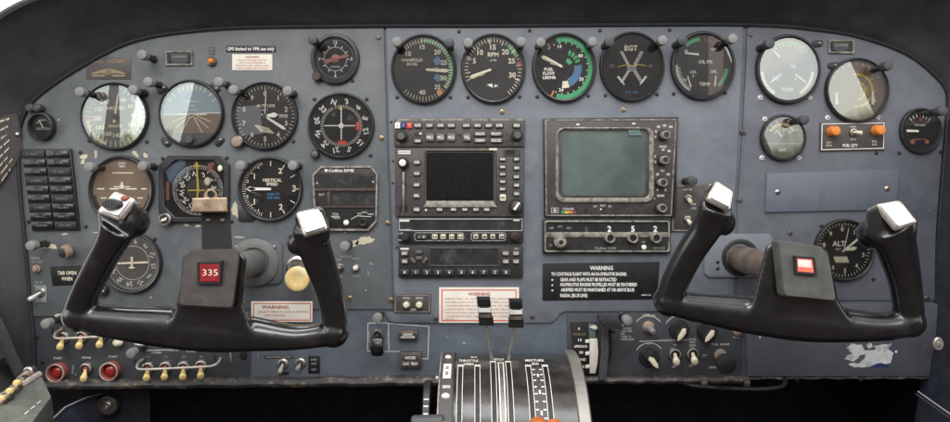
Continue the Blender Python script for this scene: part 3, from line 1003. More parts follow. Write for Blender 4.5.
def f_clock(d):
    d.arc(.56, .60, 0, 360, 'text_dim'); d.ticks(.60, .72, 0, 330, 11, .8, 'text'); d.nums([(str(k or 12), 30 * k) for k in range(0, 12, 3)], .82, .16, 'text')
    d.ticks(.90, .97, 0, 354, 59, .35, 'text_dim'); d.arc(.20, .24, 0, 360, 'red_dim'); d.txt('8 DAYS', 0, .38, .1, 'text_dim')
gauge('clock', 'small black clock with red hands above the compass card gauge', 'clock', 336, 59.5, 24.2, 25.4, f_clock, glass='glass_weak', thick=.20,
      hand=[('hour_hand', lambda d: (d.needle(254, 0, .62, 1.0, 2.4, 'red_dim', d.w),)), ('minute_hand', lambda d: (d.needle(76, -.1, .74, 1.0, 1.8, 'red_dim', d.w), d.mb.lathe(d.cx, d.cy, [(4, d.w), (4, d.w + .8), (2, d.w + 1.2)], 'red_dim', 16)))])
knob_part(bpy.data.objects['clock'], 'winding_knob', 318.5, 77.5, 3, 4.6, 7, 'bezel_brown')

def f_vor(d):
    d.nums([(s_, -18 + 30 * k) for k, s_ in enumerate(('N', '3', '6', 'E', '12', '15', 'S', '21', '24', 'W', '30', '33'))], .83, .17, 'white', spin=True, bold=True)
    d.ticks(.62, .70, -18, 332, 70, .45, 'text'); d.arc(.60, .61, 0, 360, 'text_dim')
    for k in range(-5, 6):
        if k:
            d.mb.lathe(d.cx + k * .105 * d.R, d.cy, [(.9, d.w), (.9, d.w + .1)], 'white', 8)
            d.mb.lathe(d.cx, d.cy + k * .105 * d.R, [(.9, d.w), (.9, d.w + .1)], 'white', 8)
    d.mb.box(d.cx + .2 * d.R, d.cy - .35 * d.R, d.cx + .4 * d.R, d.cy - .18 * d.R, d.w, d.w + .1, 'bezel')
    d.mb.disc(d.cx - .26 * d.R, d.cy - .38 * d.R, 1.8, d.w, 'grey_dark', 12)
    d.mb.box(d.cx + .49 * d.R, d.cy - .13 * d.R, d.cx + .63 * d.R, d.cy + .15 * d.R, d.w, d.w + .3, 'red')
    d.mb.box(d.cx - .11 * d.R, d.cy + .50 * d.R, d.cx + .17 * d.R, d.cy + .63 * d.R, d.w, d.w + .3, 'red')
    d.mb.flat([d.p(.55, -10), d.p(.72, -3), d.p(.55, 4)], d.w + .2, 'yellow')
gauge('course_indicator', 'round compass card gauge with white cross and two red flags', 'gauge', 342, 126, 33.2, 33.2, f_vor, matb='bezel', glass='glass_weak', thick=.10,
      hand=[('cross_needles', lambda d: (d.mb.box(d.cx - .56 * d.R, d.cy - .5, d.cx + .46 * d.R, d.cy + .5, d.w, d.w + .3, 'white'), d.mb.box(d.cx - .5, d.cy - .62 * d.R, d.cx + .5, d.cy + .46 * d.R, d.w + .35, d.w + .6, 'white'), d.mb.lathe(d.cx, d.cy, [(2.6, d.w + .3), (2.6, d.w + .9), (1.6, d.w + .9), (1.5, d.w + .5)], 'white', 16)))])
knob_part(bpy.data.objects['course_indicator'], 'course_knob', 316.5, 154.5, 2, 4.4, 8, 'black', 'button')

def f_gyro(d):
    d.mb.box(d.cx - .32 * d.R, d.cy - .60 * d.R, d.cx + .38 * d.R, d.cy - .56 * d.R, d.w, d.w + .1, 'ivory')
    d.txt('TEST', 0, -.76, .07, 'text'); d.txt('GYRO', 0, -.86, .06, 'text')
    for x0, x1 in ((-.84, -.6), (-.42, -.1), (.12, .5), (.66, .84)):
        d.mb.box(d.cx + x0 * d.R, d.cy - .06 * d.R, d.cx + x1 * d.R, d.cy - .02 * d.R, d.w, d.w + .15, 'white')
    d.mb.flat([(d.cx + a * d.R, d.cy + b * d.R) for a, b in ((-.02, -.28), (.02, -.28), (.09, -.04), (-.09, -.04))], d.w + .2, 'ivory'); d.mb.box(d.cx - .28 * d.R, d.cy - .13 * d.R, d.cx + .28 * d.R, d.cy - .09 * d.R, d.w, d.w + .3, 'ivory')
    for x in (-.62, .62):
        d.mb.box(d.cx + (x - .1) * d.R, d.cy + .25 * d.R, d.cx + (x + .1) * d.R, d.cy + .29 * d.R, d.w, d.w + .1, 'ivory')
    d.mb.disc(d.cx + .42 * d.R, d.cy - .38 * d.R, 1.6, d.w, 'red_dim', 12)
    d.arc(.9, .98, 100, 260, 'bezel', d.w + .2); d.nums([('L', 232), ('R', 128)], .72, .13)
gauge('turn_coordinator', 'brown faced turn gauge with white aeroplane symbol behind the left yoke grip', 'gauge', 123.5, 190, 32.6, 34.5, f_gyro, base='dial_brown', glass='glass_weak', thick=.10,
      hand=[('ball_tube', lambda d: d.mb.tube([(d.cx - 12, d.cy + 15, d.w + .4), (d.cx, d.cy + 17, d.w + .4), (d.cx + 12, d.cy + 15, d.w + .4)], 2.2, 'bezel', 10))])

# square horizontal situation indicator
t = thing('heading_indicator', 'square cut corner heading gauge with yellow needle behind the bulldog clip', 'gauge', 196, 189, 2.1)
def octo(x0, y0, x1, y1, c):
    return [(x0 + c, y0), (x1 - c, y0), (x1, y0 + c), (x1, y1 - c), (x1 - c, y1), (x0 + c, y1), (x0, y1 - c), (x0, y0 + c)]
mb = MB(196, 189, 2.1)
mb.ring(octo(161.5, 156, 231, 222, 9), octo(167, 160.5, 226, 217, 11), 2, 7, 'bezel', .8)
mb.build('bezel', t)
mb = MB(196, 189, 2.1)
mb.flat(octo(166, 159.5, 227, 218, 11), 2.8, 'dial')
d = Dial(mb, 199, 190, 27, 1, 3.1)
d.arc(.90, .92, 0, 360, 'text_dim'); d.ticks(.78, .93, 0, 355, 71, .5, 'text'); d.ticks(.70, .93, 0, 330, 11, .8, 'ivory')
d.nums([(s_, 20 + 30 * k) for k, s_ in enumerate(('3', '6', 'E', '12', '15', 'S', '21', '24', 'W', '30', '33', 'N'))], .60, .17, 'text', spin=True, bold=True)
d.arc(0.0, .42, 0, 360, 'bezel', 3.0)
mb.box(167.2, 182, 170.5, 200, 3, 3.3, 'red_dim'); mb.flat([(209, 164), (213, 162), (216, 163.5), (211.5, 172), (208, 170.5)], 3.3, 'red_dim')
mb.flat([(171, 163), (188, 162), (176, 176), (169, 186), (168.5, 170)], 2.9, 'dial_blue_reflection')  # painted blue reflection in the upper left of the gauge
mb.build('dial', t)
mb = MB(196, 189, 2.1)
mb.prism([(197, 163), (200, 163), (199.6, 170), (201, 188), (200, 198), (198.4, 198), (198.6, 188), (198, 170)], 4, 4.6, 'yellow'); mb.box(190, 189.6, 207, 191, 4.7, 5, 'yellow'); mb.prism([(195.4, 167), (198.4, 161.5), (201.6, 167)], 4.6, 5, 'yellow')
mb.build('course_needle', t)
mb = MB(196, 189, 2.1)
mb.ball(209, 181.5, 4.4, 3.2, 4.3, 1, 'ivory', 16, 8); mb.ball(222.5, 168.5, 7, 2.4, 3.2, .8, 'ivory', 14, 8)
mb.build('flags', t)
mb = MB(196, 189, 2.1)
mb.flat(octo(166.5, 160, 226.5, 217.5, 11), 5.8, 'glass_weak')
mb.build('glass', t)
mb = MB(196, 189, 2.1)
mb.lathe(168.5, 219, [(6.4, 4), (6.4, 9), (5.6, 10), (4.7, 10), (4.6, 9.2)], 'steel', 22, mcap='black')
mb.prism([(165, 221.3), (166, 218.5), (171.5, 216.5), (170.6, 219.6)], 9.3, 10.4, 'ivory')
mb.build('course_knob', t)
knob_part(t, 'heading_knob', 224, 218, 5, 5, 6, 'black')

def f_vsi(d):
    d.nums([('1', -52), ('2', 28), ('1', -128), ('2', 150)], .70, .18, 'ivory'); d.txt('3', .80, -.02, .20); d.txt('.5', -.80, -.26, .10); d.txt('.5', -.80, .26, .10)
    d.ticks(.86, .98, -90 - 70, -90 + 70, 28, .55); d.ticks(.80, .98, -150, -30, 6, 1); d.ticks(.78, .96, 0, 180, 6, .9)
    d.txt('VERTICAL', .05, -.30, .10, 'ivory'); d.txt('SPEED', .05, -.17, .10, 'ivory'); d.txt('1000 FT', .10, .18, .09, 'blue'); d.txt('PER MIN', .10, .30, .08, 'blue')
gauge('vertical_speed_indicator', 'black vertical speed gauge with white arrow pointing left', 'gauge', 271.5, 189, 32.4, 32.6, f_vsi, glass='glass_weak', thick=.10,
      hand=[('needle', lambda d: (d.needle(270.5, -.02, .80, 1.1, 1.5, 'white', d.w), d.needle(270.5, .5, .82, .4, 2.4, 'white', d.w)))])
mb = MB(271.5, 189, 2.1)
mb.box(239, 208, 256, 222, 1.9, 3.2, 'bezel', .5, 4)
mb.build('corner_lug', bpy.data.objects['vertical_speed_indicator'])

def f_rmi(d):
    d.nums([(s_, 8 + 30 * k) for k, s_ in enumerate(('6', 'E', '12', '15', 'S', '21', '24', 'W', '30', '33', 'N', '3'))], .78, .16, 'text_dim', spin=True, bold=True)
    d.ticks(.90, .98, 0, 355, 71, .5, 'text_dim'); d.arc(.60, .62, 0, 360, 'text_dim')
gauge('radio_compass', 'compass card gauge with pale aeroplane needle seen through left yoke opening', 'gauge', 134, 262.5, 30, 30.5, f_rmi, base='dial_cabin_reflection', glass='glass_weak', thick=.10,
      hand=[('needle', lambda d: (d.needle(268, -.60, .62, 1.0, 1.0, 'primer', d.w), d.mb.box(d.cx - 1.2, d.cy - 6, d.cx + 1.2, d.cy + 6, d.w + .6, d.w + .9, 'primer'), d.mb.box(d.cx - 3, d.cy + 4, d.cx + 3, d.cy + 5.4, d.w + .9, d.w + 1.1, 'primer')))])
knob_part(bpy.data.objects['radio_compass'], 'course_knob', 105, 289.5, 2, 6, 6, 'black', 'button_dark')
mb = MB(134, 262.5, 2.1)
mb.box(101.5, 288.6, 108.5, 290.2, 9, 9.4, 'text')
mb.build('knob_pointer', bpy.data.objects['radio_compass'])

def f_suc(d):
    d.ticks(.6, .8, -60, 60, 6, .5, 'text_dim'); d.txt('SUCTION', 0, .16, .2, 'text_dim'); d.arc(.55, .62, -60, 20, 'text_dim')
gauge('suction_gauge', 'small all black suction gauge above the warning light block', 'gauge', 45, 127, 13, 14, f_suc, glass='glass_weak', thick=.18, depth=7,
      hand=[('needle', lambda d: d.needle(-30, -.1, .7, .4, .3, 'text', d.w))], n=32)
for x, lab in ((36, 'faint dark post light above the small suction gauge, the left of two'), (43, 'faint dark post light above the small suction gauge, the right of two')):
    t = thing('post_light', lab, 'light', x, 109, 2, 'post lights beside the gauges')
    mb = MB(x, 109, 2)
    mb.lathe(x, 109, [(4, 2), (4, 6), (4.6, 7), (4.2, 11), (2.4, 12.4)], 'grey_dark', 16)
    mb.build('lamp_cap', t)

# --- engine gauges
def f_man(d):
    d.arc(.88, .99, -2, 126, 'green'); d.ticks(.84, .99, -4, 126, 22, .8, 'ivory'); d.ticks(.84, .99, -42, -6, 6, .7); d.ticks(.86, .99, 128, 222, 14, .6)
    d.nums([('10', -46), ('15', -4), ('20', 40), ('25', 72), ('30', 112), ('35', 140), ('40', 184)], .72, .15, 'ivory', bold=True)
    d.arc(.42, .64, 48, 72, 'blue'); d.arc(.42, .64, 108, 130, 'blue'); d.arc(.80, .99, 138, 148, 'orange')
    d.txt('MANIFOLD', -.40, -.30, .10); d.txt('IN HG', -.40, -.17, .09)
def h_pair(a1, a2):
    def fa(d): d.needle(a1, -.05, .88, 1.0, 1.3, 'ivory', d.w); d.needle(a1, .22, .48, 1, 2.2, 'ivory', d.w, False)
    def fb(d): d.needle(a2, -.05, .86, 1.0, 1.3, 'ivory', d.w); d.mb.lathe(d.cx, d.cy, [(2.2, d.w - 1), (2.2, d.w + .9)], 'dial', 14)
    return [('left_engine_needle', fa), ('right_engine_needle', fb)]
gauge('manifold_gauge', 'manifold pressure gauge with green arc, leftmost of five engine gauges', 'gauge', 424, 70, 32.6, 35, f_man, glass='glass', thick=.10, hand=h_pair(92, 95))
def f_rpm(d):
    d.ticks(.86, .98, -112, 144, 38, .7); d.ticks(.80, .98, -98, 112, 7, 1); d.arc(.84, .98, 38, 64, 'green'); d.tick(.84, .99, 78, 1.6, 'red'); d.tick(.84, .99, 84, 1.6, 'red')
    d.nums([('5', -68), ('10', -40), ('15', 0), ('20', 38), ('25', 68), ('30', 106)], .69, .17, 'ivory', bold=True)
    d.txt('RPM', 0, -.46, .14, bold=True); d.txt('x100', 0, -.28, .08, 'text_dim')
    d.mb.box(d.cx - 7, d.cy + .48 * d.R, d.cx + 6, d.cy + .66 * d.R, d.w - .1, d.w, 'placard')
    d.mb.flat([(d.cx - 6, d.cy + .54 * d.R), (d.cx - 1, d.cy + .50 * d.R), (d.cx - .4, d.cy + .64 * d.R)], d.w + .1, 'white'); d.mb.flat([(d.cx + 1, d.cy + .63 * d.R), (d.cx + 2, d.cy + .54 * d.R), (d.cx + 5, d.cy + .57 * d.R)], d.w + .1, 'white')
gauge('tachometer', 'RPM gauge with both needles at lower left, second of five engine gauges', 'gauge', 493, 69.5, 32.2, 35, f_rpm, thick=.10, hand=h_pair(249, 252))
def f_ff(d):
    d.arc(.84, .99, -16, 196, 'green'); d.ticks(.78, .84, -40, 200, 16, .6, 'text'); d.tick(.8, .99, -36, 1.4, 'red_dim'); d.tick(.8, .99, 206, 1.6, 'orange')
    d.nums([('14', -12), ('80', 56), ('20', 120), ('24', 188)], .70, .11, 'text')
    for a in (18, 32, 46, 60):
        d.arc(.44, .60, a, a + 9, 'green')
    d.arc(.20, .34, 20, 60, 'green'); d.arc(.36, .62, 80, 160, 'blue'); d.arc(.42, .64, 162, 186, 'ivory')
    d.txt('FUEL', -.52, .04, .10, 'text'); d.txt('FLOW', -.52, .17, .10, 'text'); d.txt('LBS/HR', -.50, .30, .10, 'text')
gauge('fuel_flow_gauge', 'fuel flow gauge with long bright green arc, middle of five engine gauges', 'gauge', 563.5, 68.5, 32, 34.8, f_ff, glass='glass_weak', thick=.10, hand=h_pair(-66, -63))
def f_egt(d):
    d.txt('EGT', -.02, -.60, .17, 'ivory')
    for sx in (-1, 1):
        for k in range(9):
            f = k / 8
            x = sx * (.10 + .24 * f); y = -.06 - .46 * f
            d.mb.flat([(d.cx + (x - .06) * d.R, d.cy + y * d.R - .4), (d.cx + (x + .06) * d.R, d.cy + (y + .02) * d.R - .4), (d.cx + (x + .06) * d.R, d.cy + (y + .02) * d.R + .4), (d.cx + (x - .06) * d.R, d.cy + y * d.R + .4)], d.w, 'text')
            y = .14 + .38 * f
            d.mb.flat([(d.cx + (x - .06) * d.R, d.cy + y * d.R - .4), (d.cx + (x + .06) * d.R, d.cy + (y - .02) * d.R - .4), (d.cx + (x + .06) * d.R, d.cy + (y - .02) * d.R + .4), (d.cx + (x - .06) * d.R, d.cy + y * d.R + .4)], d.w, 'text')
    for k in range(3):
        d.mb.box(d.cx - .16 * d.R, d.cy + (-.02 + .07 * k) * d.R, d.cx + .16 * d.R, d.cy + (.0 + .07 * k) * d.R, d.w, d.w + .1, 'text')
    d.mb.tube([(d.cx - 14, d.cy + 0, d.w), (d.cx - 7, d.cy - 2, d.w), (d.cx, d.cy - 1.6, d.w), (d.cx + 8, d.cy - 2.4, d.w), (d.cx + 15, d.cy - 1, d.w)], .45, 'yellow', 5)
    d.txt('F X 100', 0, .80, .09, 'blue')
    for x in (-.66, .66):
        d.mb.lathe(d.cx + x * d.R, d.cy, [(3, d.w), (3, d.w + 2), (1.5, d.w + 2.6)], 'black', 16)
gauge('exhaust_temperature_gauge', 'EGT gauge with crossed scales and two white pointers, fourth of five engine gauges', 'gauge', 631, 67.5, 32.4, 35, f_egt, glass='glass_weak', thick=.10, base='dial',
      hand=[('left_pointer', lambda d: d.mb.prism([(d.cx - 15, d.cy + 10), (d.cx - 13, d.cy + 9), (d.cx - 7, d.cy + 17.5), (d.cx - 8, d.cy + 18)], d.w, d.w + .6, 'white')), ('right_pointer', lambda d: d.mb.prism([(d.cx + 15, d.cy + 10), (d.cx + 13, d.cy + 9), (d.cx + 7.5, d.cy + 17.5), (d.cx + 8.5, d.cy + 18)], d.w, d.w + .6, 'white'))])
def f_oil(d):
    d.arc(.84, .96, -40, -6, 'green'); d.ticks(.80, .94, 6, 40, 5, .6, 'red_dim'); d.arc(.80, .92, 96, 140, 'green'); d.arc(.86, .96, -150, -88, 'text_dim'); d.ticks(.78, .94, -150, -95, 9, .7, 'ivory')
    d.txt('OIL PSI', .10, -.14, .11, 'text'); d.txt('CYL', -.32, .20, .09, 'text'); d.txt('F', -.32, .34, .09, 'text'); d.txt('OIL', .40, .18, .10, 'text'); d.txt('TEMP', .08, .60, .11, 'text'); d.txt('60', -.58, -.50, .09, 'text'); d.txt('100', .40, -.56, .09, 'text'); d.txt('200', -.64, .46, .08)
gauge('oil_gauge', 'triple oil and cylinder gauge with brown reflection, rightmost of five engine gauges', 'gauge', 701.5, 66.5, 32.3, 34.5, f_oil, thick=.13,
      hand=[('oil_pressure_needle', lambda d: d.mb.prism([(d.cx - 18, d.cy - 13.5), (d.cx - 4, d.cy - 12.5), (d.cx - 4, d.cy - 10.5), (d.cx - 18, d.cy - 12)], d.w, d.w + .5, 'white')), ('oil_temperature_needle', lambda d: d.mb.prism([(d.cx + 11, d.cy + 20), (d.cx + 12.4, d.cy + 10), (d.cx + 13.4, d.cy + 10), (d.cx + 12.4, d.cy + 20)], d.w, d.w + .5, 'white')),
            ('cylinder_needle', lambda d: d.mb.prism([(d.cx - 13, d.cy + 21), (d.cx - 16, d.cy + 10), (d.cx - 15, d.cy + 10), (d.cx - 11.6, d.cy + 21)], d.w, d.w + .5, 'text'))])

# --- right side
def f_cab(d):
    d.arc(.84, .94, -150, -95, 'text'); d.arc(.84, .94, 95, 150, 'text'); d.arc(.84, .94, -40, 40, 'green'); d.ticks(.74, .84, -40, 40, 8, .6, 'text')
    d.txt('OIL', -.4, .3, .11, 'text'); d.txt('CYL', .4, .3, .11, 'text'); d.txt('TEMP', 0, .66, .12, 'text'); d.txt('PSI', .2, -.1, .11, 'text')
gauge('oil_gauge', 'gauge whose glass mirrors plain white sky, top left of the right panel', 'gauge', 786, 70, 32.3, 34.6, f_cab, base='dial_glare', glass='glass_strong', thick=.12, w0=2.3,
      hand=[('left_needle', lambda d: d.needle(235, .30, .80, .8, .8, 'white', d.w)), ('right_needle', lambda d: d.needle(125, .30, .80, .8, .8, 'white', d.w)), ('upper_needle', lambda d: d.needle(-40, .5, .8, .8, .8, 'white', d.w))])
def f_fq(d):
    d.arc(.52, .60, -10, 190, 'yellow'); d.ticks(.60, .72, 0, 180, 10, .6, 'yellow'); d.arc(.28, .34, 10, 170, 'yellow'); d.ticks(.36, .44, 20, 160, 6, .5, 'yellow'); d.txt('FUEL', .30, -.06, .11, 'yellow'); d.txt('QTY', .30, .10, .11, 'yellow')
    d.txt('L', -.62, .34, .10, 'white'); d.txt('R', .66, .34, .10, 'white'); d.ticks(.86, .96, -60, 60, 8, .5, 'text')
gauge('fuel_quantity_gauge', 'fuel gauge with split bright and brown glass above the orange capped switch plate', 'gauge', 854.5, 91, 31.8, 32.4, f_fq, base='dial_brown', glass='glass_strong', thick=.10, w0=2.3,
      hand=[('left_needle', lambda d: d.mb.prism([(d.cx - 21, d.cy + 2), (d.cx - 19, d.cy + 2), (d.cx - 18.6, d.cy + 14), (d.cx - 21.4, d.cy + 14)], d.w, d.w + .6, 'white')), ('right_needle', lambda d: d.mb.prism([(d.cx + 14.5, d.cy + 1), (d.cx + 16.5, d.cy + 1), (d.cx + 16.9, d.cy + 14), (d.cx + 14.1, d.cy + 14)], d.w, d.w + .6, 'white'))])
def f_amp(d):
    d.arc(.60, .74, -62, 62, 'ivory'); d.ticks(.74, .92, -62, 62, 6, .8, 'ivory'); d.ticks(.58, .76, -50, 60, 4, 1.6, 'yellow')
    d.nums([('0', -56), ('5', -20), ('10', 18), ('20', 54)], .46, .15, 'ivory')
    d.mb.flat([d.p(.98, a) for a in range(108, 253, 8)], d.w - .1, 'bezel_brown'); d.txt('AMP', 0, .60, .13, 'text'); d.mb.box(d.cx - .9 * d.R, d.cy + .28 * d.R, d.cx + .9 * d.R, d.cy + .31 * d.R, d.w, d.w + .1, 'text_dim')
gauge('ammeter', 'small round gauge with ivory arc scale between blank plate and white glass gauge', 'gauge', 781, 138, 22.6, 23.4, f_amp, thick=.14, w0=2.3, base='grey_dark',
      hand=[('needle', lambda d: d.needle(-42, .05, .62, .8, .9, 'ivory', d.w))])
def f_oxy(d):
    d.ticks(.66, .84, -42, 42, 6, .7, 'text'); d.tick(.6, .84, 0, 1.2, 'red_dim'); d.nums([('0', -40), ('10', 4), ('20', 42)], .54, .12, 'red_dim'); d.txt('OXYGEN', 0, -.28, .10, 'text_dim')
    d.txt('USE NO OIL', -.02, .42, .09, 'red_dim'); d.mb.disc(d.cx - .40 * d.R, d.cy + .60 * d.R, 2.3, d.w, 'red_dim', 14); d.mb.disc(d.cx + .38 * d.R, d.cy + .60 * d.R, 2.0, d.w, 'red_dim', 14)
gauge('oxygen_gauge', 'black gauge with horizontal white needle at far right edge of panel', 'gauge', 918, 131, 20.8, 23, f_oxy, glass='glass_weak', thick=.12, w0=2.3, depth=4,
      hand=[('needle', lambda d: d.mb.prism([(d.cx - 14, d.cy - 1.2), (d.cx - 2, d.cy - .6), (d.cx - 2, d.cy + 1.4), (d.cx - 14, d.cy + 1.2)], d.w, d.w + .6, 'ivory'))])
def f_alt2(d):
    d.nums([(str(k), -4 + 36 * k) for k in range(10)], .74, .15, bold=True)
    d.ticks(.88, .98, -4, 348.8, 49, .5); d.ticks(.84, .98, -4, 320, 9, .9)
    d.txt('ALT', -.18, -.22, .18, 'text', bold=True); d.txt('FEET', -.2, -.02, .07, 'text_dim')
    for k in range(6):
        x = -.32 + .085 * k
        pts = [(x - .06, .22 + .0 * k), (x, .18), (x + .10, .40), (x + .04, .44)]
        d.mb.flat([(d.cx + a * d.R + 0, d.cy + (b + .05) * d.R) for a, b in pts], d.w, 'ivory')
gauge('altimeter', 'altimeter with letters ALT seen between right yoke hub and right grip', 'gauge', 842, 249.5, 30, 31, f_alt2, glass='glass_weak', thick=.10, w0=2.3,
      hand=[('thin_pointer', lambda d: d.needle(12, -.05, .84, .4, .4, 'ivory', d.w)), ('hundreds_pointer', lambda d: d.needle(52, -.1, .84, .7, 1.2, 'white', d.w)), ('thousands_pointer', lambda d: d.needle(80, -.05, .46, .6, 2.0, 'ivory', d.w))])

# --- post lights: a stem standing out of the panel with a grey hooded lamp cap
def post_builder(cap, stem='black'):
    def b():
        t = thing('post_light', '-', 'light', CX, VY)
        mb = MB()
        mb.lathe(0, 0, [(3.8, -.3), (3.8, 1), (3.0, 1.6), (3.4, 18)], stem, 18)
        mb.build('stem', t)
        mb = MB()
        mb.lathe(0, 0, [(3.4, 17), (4.5, 17.6), (4.8, 24), (4.4, 26), (2.4, 26.6)], cap, 22)
        mb.build('lamp_cap', t)
        return t
    return b
POSTS = [  # seen position of the cap, colour, label
    (143, 55, 'g', 'grey post light to the right of the registration plaque'), (81, 92, 'g', 'grey post light left of the airspeed gauge top'), (134, 90, 'g', 'grey post light overlapping upper right rim of the airspeed gauge'),
    (149, 82, 'g', 'grey post light between the airspeed gauge and the attitude gauge'), (219.5, 82, 'g', 'grey post light at upper right of the attitude gauge'), (234, 90, 'g', 'grey post light at upper left of the upper altimeter'),
    (288, 91, 'g', 'grey post light at upper right rim of the upper altimeter'), (313, 40, 'd', 'dim post light at upper left of the clock'), (90, 167, 'g', 'grey post light at upper left of the brown turn gauge'),
    (143.5, 166, 'g', 'grey post light on upper right rim of the brown turn gauge'), (241, 165.5, 'g', 'grey post light at upper left of the vertical speed gauge'), (293, 165.5, 'g', 'grey post light at upper right of the vertical speed gauge'),
    (397, 42, 'g', 'grey post light at upper left of the manifold gauge'), (449.5, 43, 'd', 'black post light at upper right of the manifold gauge'), (468, 43, 'g', 'grey post light at upper left of the RPM gauge'),
    (521, 42, 'g', 'grey post light at upper right of the RPM gauge'), (540.5, 42.5, 'g', 'grey post light at upper left of the fuel flow gauge'), (592, 42, 'g', 'grey post light at upper right of the fuel flow gauge'),
    (609, 42, 'd', 'black post light at upper left of the EGT gauge'), (662, 40.5, 'g', 'grey post light at upper right of the EGT gauge'), (682, 41, 'd', 'black post light at upper left of the triple oil gauge'),
    (732, 39, 'g', 'grey post light at upper right of the triple oil gauge'), (769, 44, 'd', 'black post light on the white glass gauge top left rim'), (803.5, 120, 'd', 'dull post light at upper right of the small ammeter'),
    (32, 245.5, 'g', 'silvery post light left of the bare paint patch below the warning block'), (345, 246, 'g', 'grey post light below the radio rack beside torn paint'), (47, 323.5, 'g', 'grey post light above the three guarded switches'),
    (132, 353, 'g', 'grey post light at upper left of the four guarded switches'), (377.5, 318, 'g', 'grey post light directly above the gear selector'), (627, 320, 'g', 'grey post light at upper left of the rudder trim knob'),
    (941, 111, 'd', 'dark post light at upper right of the oxygen gauge'), (887, 66, 'd', 'dark post light at upper right of the split glass fuel gauge'), (692, 181, 'd', 'dull brass post light on top of the small plate beside the right yoke')]
for x, y, c, lab in POSTS:
    k = (D - 25) / D
    repeat(('post', c), post_builder('grey_cap' if c == 'g' else 'grey_dark'), CX + (x - CX) * k, VY + (y - VY) * k, 2.1, lab, 'post lights beside the gauges')
# ---------------------------------------------------------------- radio stack
W0 = 2.1
def part(t, name, fn, under=None):
    """a part of thing t, or a sub-part under one of its parts"""
    o = t_origin(t)
    mb = MB(*o)
    fn(mb)
    return mb.build(name, under or t)

def btn(t, x, y, w_, h_, legend=None, m='button', w=None, mark='text', r=1.2, hh=2.6, name='button', lh=None, fill=True):
    w = w if w is not None else W0 + 6
    def fn(mb):
        mb.box(x - w_ / 2 - .5, y - h_ / 2 - .5, x + w_ / 2 + .5, y + h_ / 2 + .5, w - .3, w + .15, 'radio_dark', 0, r)
        mb.box(x - w_ / 2, y - h_ / 2, x + w_ / 2, y + h_ / 2, w, w + hh, m, .6, r)
        if legend:
            mb.textw(legend, x, y + .1, lh or min(h_ * .5, 2.8), mark, w + hh + .12, w_ * .72, bold=True)
    return part(t, name, fn)

def small_knob(t, x, y, r, h, w, m='radio_dark', mtop='button', name='knob', bar=False):
    def fn(mb):
        mb.lathe(x, y, [(r, w - .5), (r, w + h * .5), (r * .92, w + h * .6)], m, 26, knurl=.07)
        mb.lathe(x, y, [(r * .70, w + h * .6), (r * .70, w + h * .95), (r * .6, w + h)], m, 22, mcap=mtop)
        if bar:
            mb.prism([(x - r * .5, y + r * .35), (x + r * .2, y - r * .6), (x + r * .45, y - r * .45), (x - r * .2, y + r * .5)], w + h, w + h + .6, 'text')
    return part(t, name, fn)

# audio panel
t = thing('audio_panel', 'dark audio selector panel with red and blue lamps atop the centre stack', 'radio', 459.5, 133, W0)
part(t, 'faceplate', lambda mb: (mb.box(395, 119, 524, 147.5, W0, W0 + 5.4, 'radio', .8, 1), mb.box(395.5, 119.4, 523.5, 121.4, W0 + 5.4, W0 + 5.7, 'radio_edge'), mb.text('TEL', 399, 143.5, 1.8, 'text_dim', W0 + 5.6), mb.text('VOL', 516, 144, 1.8, 'text_dim', W0 + 5.6), mb.disc(459.5, 135.7, 1.3, W0 + 5.6, 'placard', 12), mb.text('MKR', 399.5, 122.4, 1.4, 'text', W0 + 5.8)))
for x, m, nm in ((398.5, 'white', 'white_lamp'), (404.2, 'navy', 'blue_lamp'), (410.2, 'red', 'red_lamp')):
    part(t, nm, lambda mb: (mb.box(x - 2.6, 123.4, x + 2.6, 129.2, W0 + 5.4, W0 + 7.4, m, .5, .6), mb.text('A' if m == 'white' else ('O' if m == 'navy' else 'M'), x, 126.3, 2.2, 'text_dim' if m != 'white' else 'red_print', W0 + 7.5)))
for x, s_ in ((418.5, 'MUTE'), (430, 'COM1'), (441, 'COM2'), (451.5, 'COM3'), (466.5, 'NAV1'), (477.5, 'NAV2'), (488.5, 'ADF'), (499, 'DME'), (516.2, 'SPKR')):
    btn(t, x, 126.2, 8, 4.6, s_, w=W0 + 5.4)
for x, s_ in ((430.5, 'MIC1'), (441, 'MIC2'), (451.5, 'MIC3'), (467, 'TEL')):
    btn(t, x, 138, 8.4, 8, s_, w=W0 + 5.4)
for x, y, s_ in ((480, 134.5, 'AUX'), (480, 141, 'CREW'), (496, 134.5, 'PILOT'), (496, 141, 'ICS')):
    btn(t, x, y, 12.5, 4.4, s_, w=W0 + 5.4)
btn(t, 418.5, 141.5, 7.6, 4, 'SENS', w=W0 + 5.4)
small_knob(t, 402.5, 137, 5.8, 9, W0 + 5.2); small_knob(t, 516.5, 136, 5.8, 9, W0 + 5.2)
for x, y in ((411.5, 134), (411.5, 138.5), (507.5, 133.5), (507.5, 139)):
    part(t, 'indicator_lamp', lambda mb: mb.lathe(x, y, [(.9, W0 + 5.3), (.8, W0 + 6)], 'red_dim', 10))
part(t, 'legend_lamp', lambda mb: (mb.box(415, 133, 422.5, 137, W0 + 5.3, W0 + 5.6, 'radio_dark'), mb.box(420, 133.2, 422.2, 135, W0 + 5.6, W0 + 5.8, 'text')))

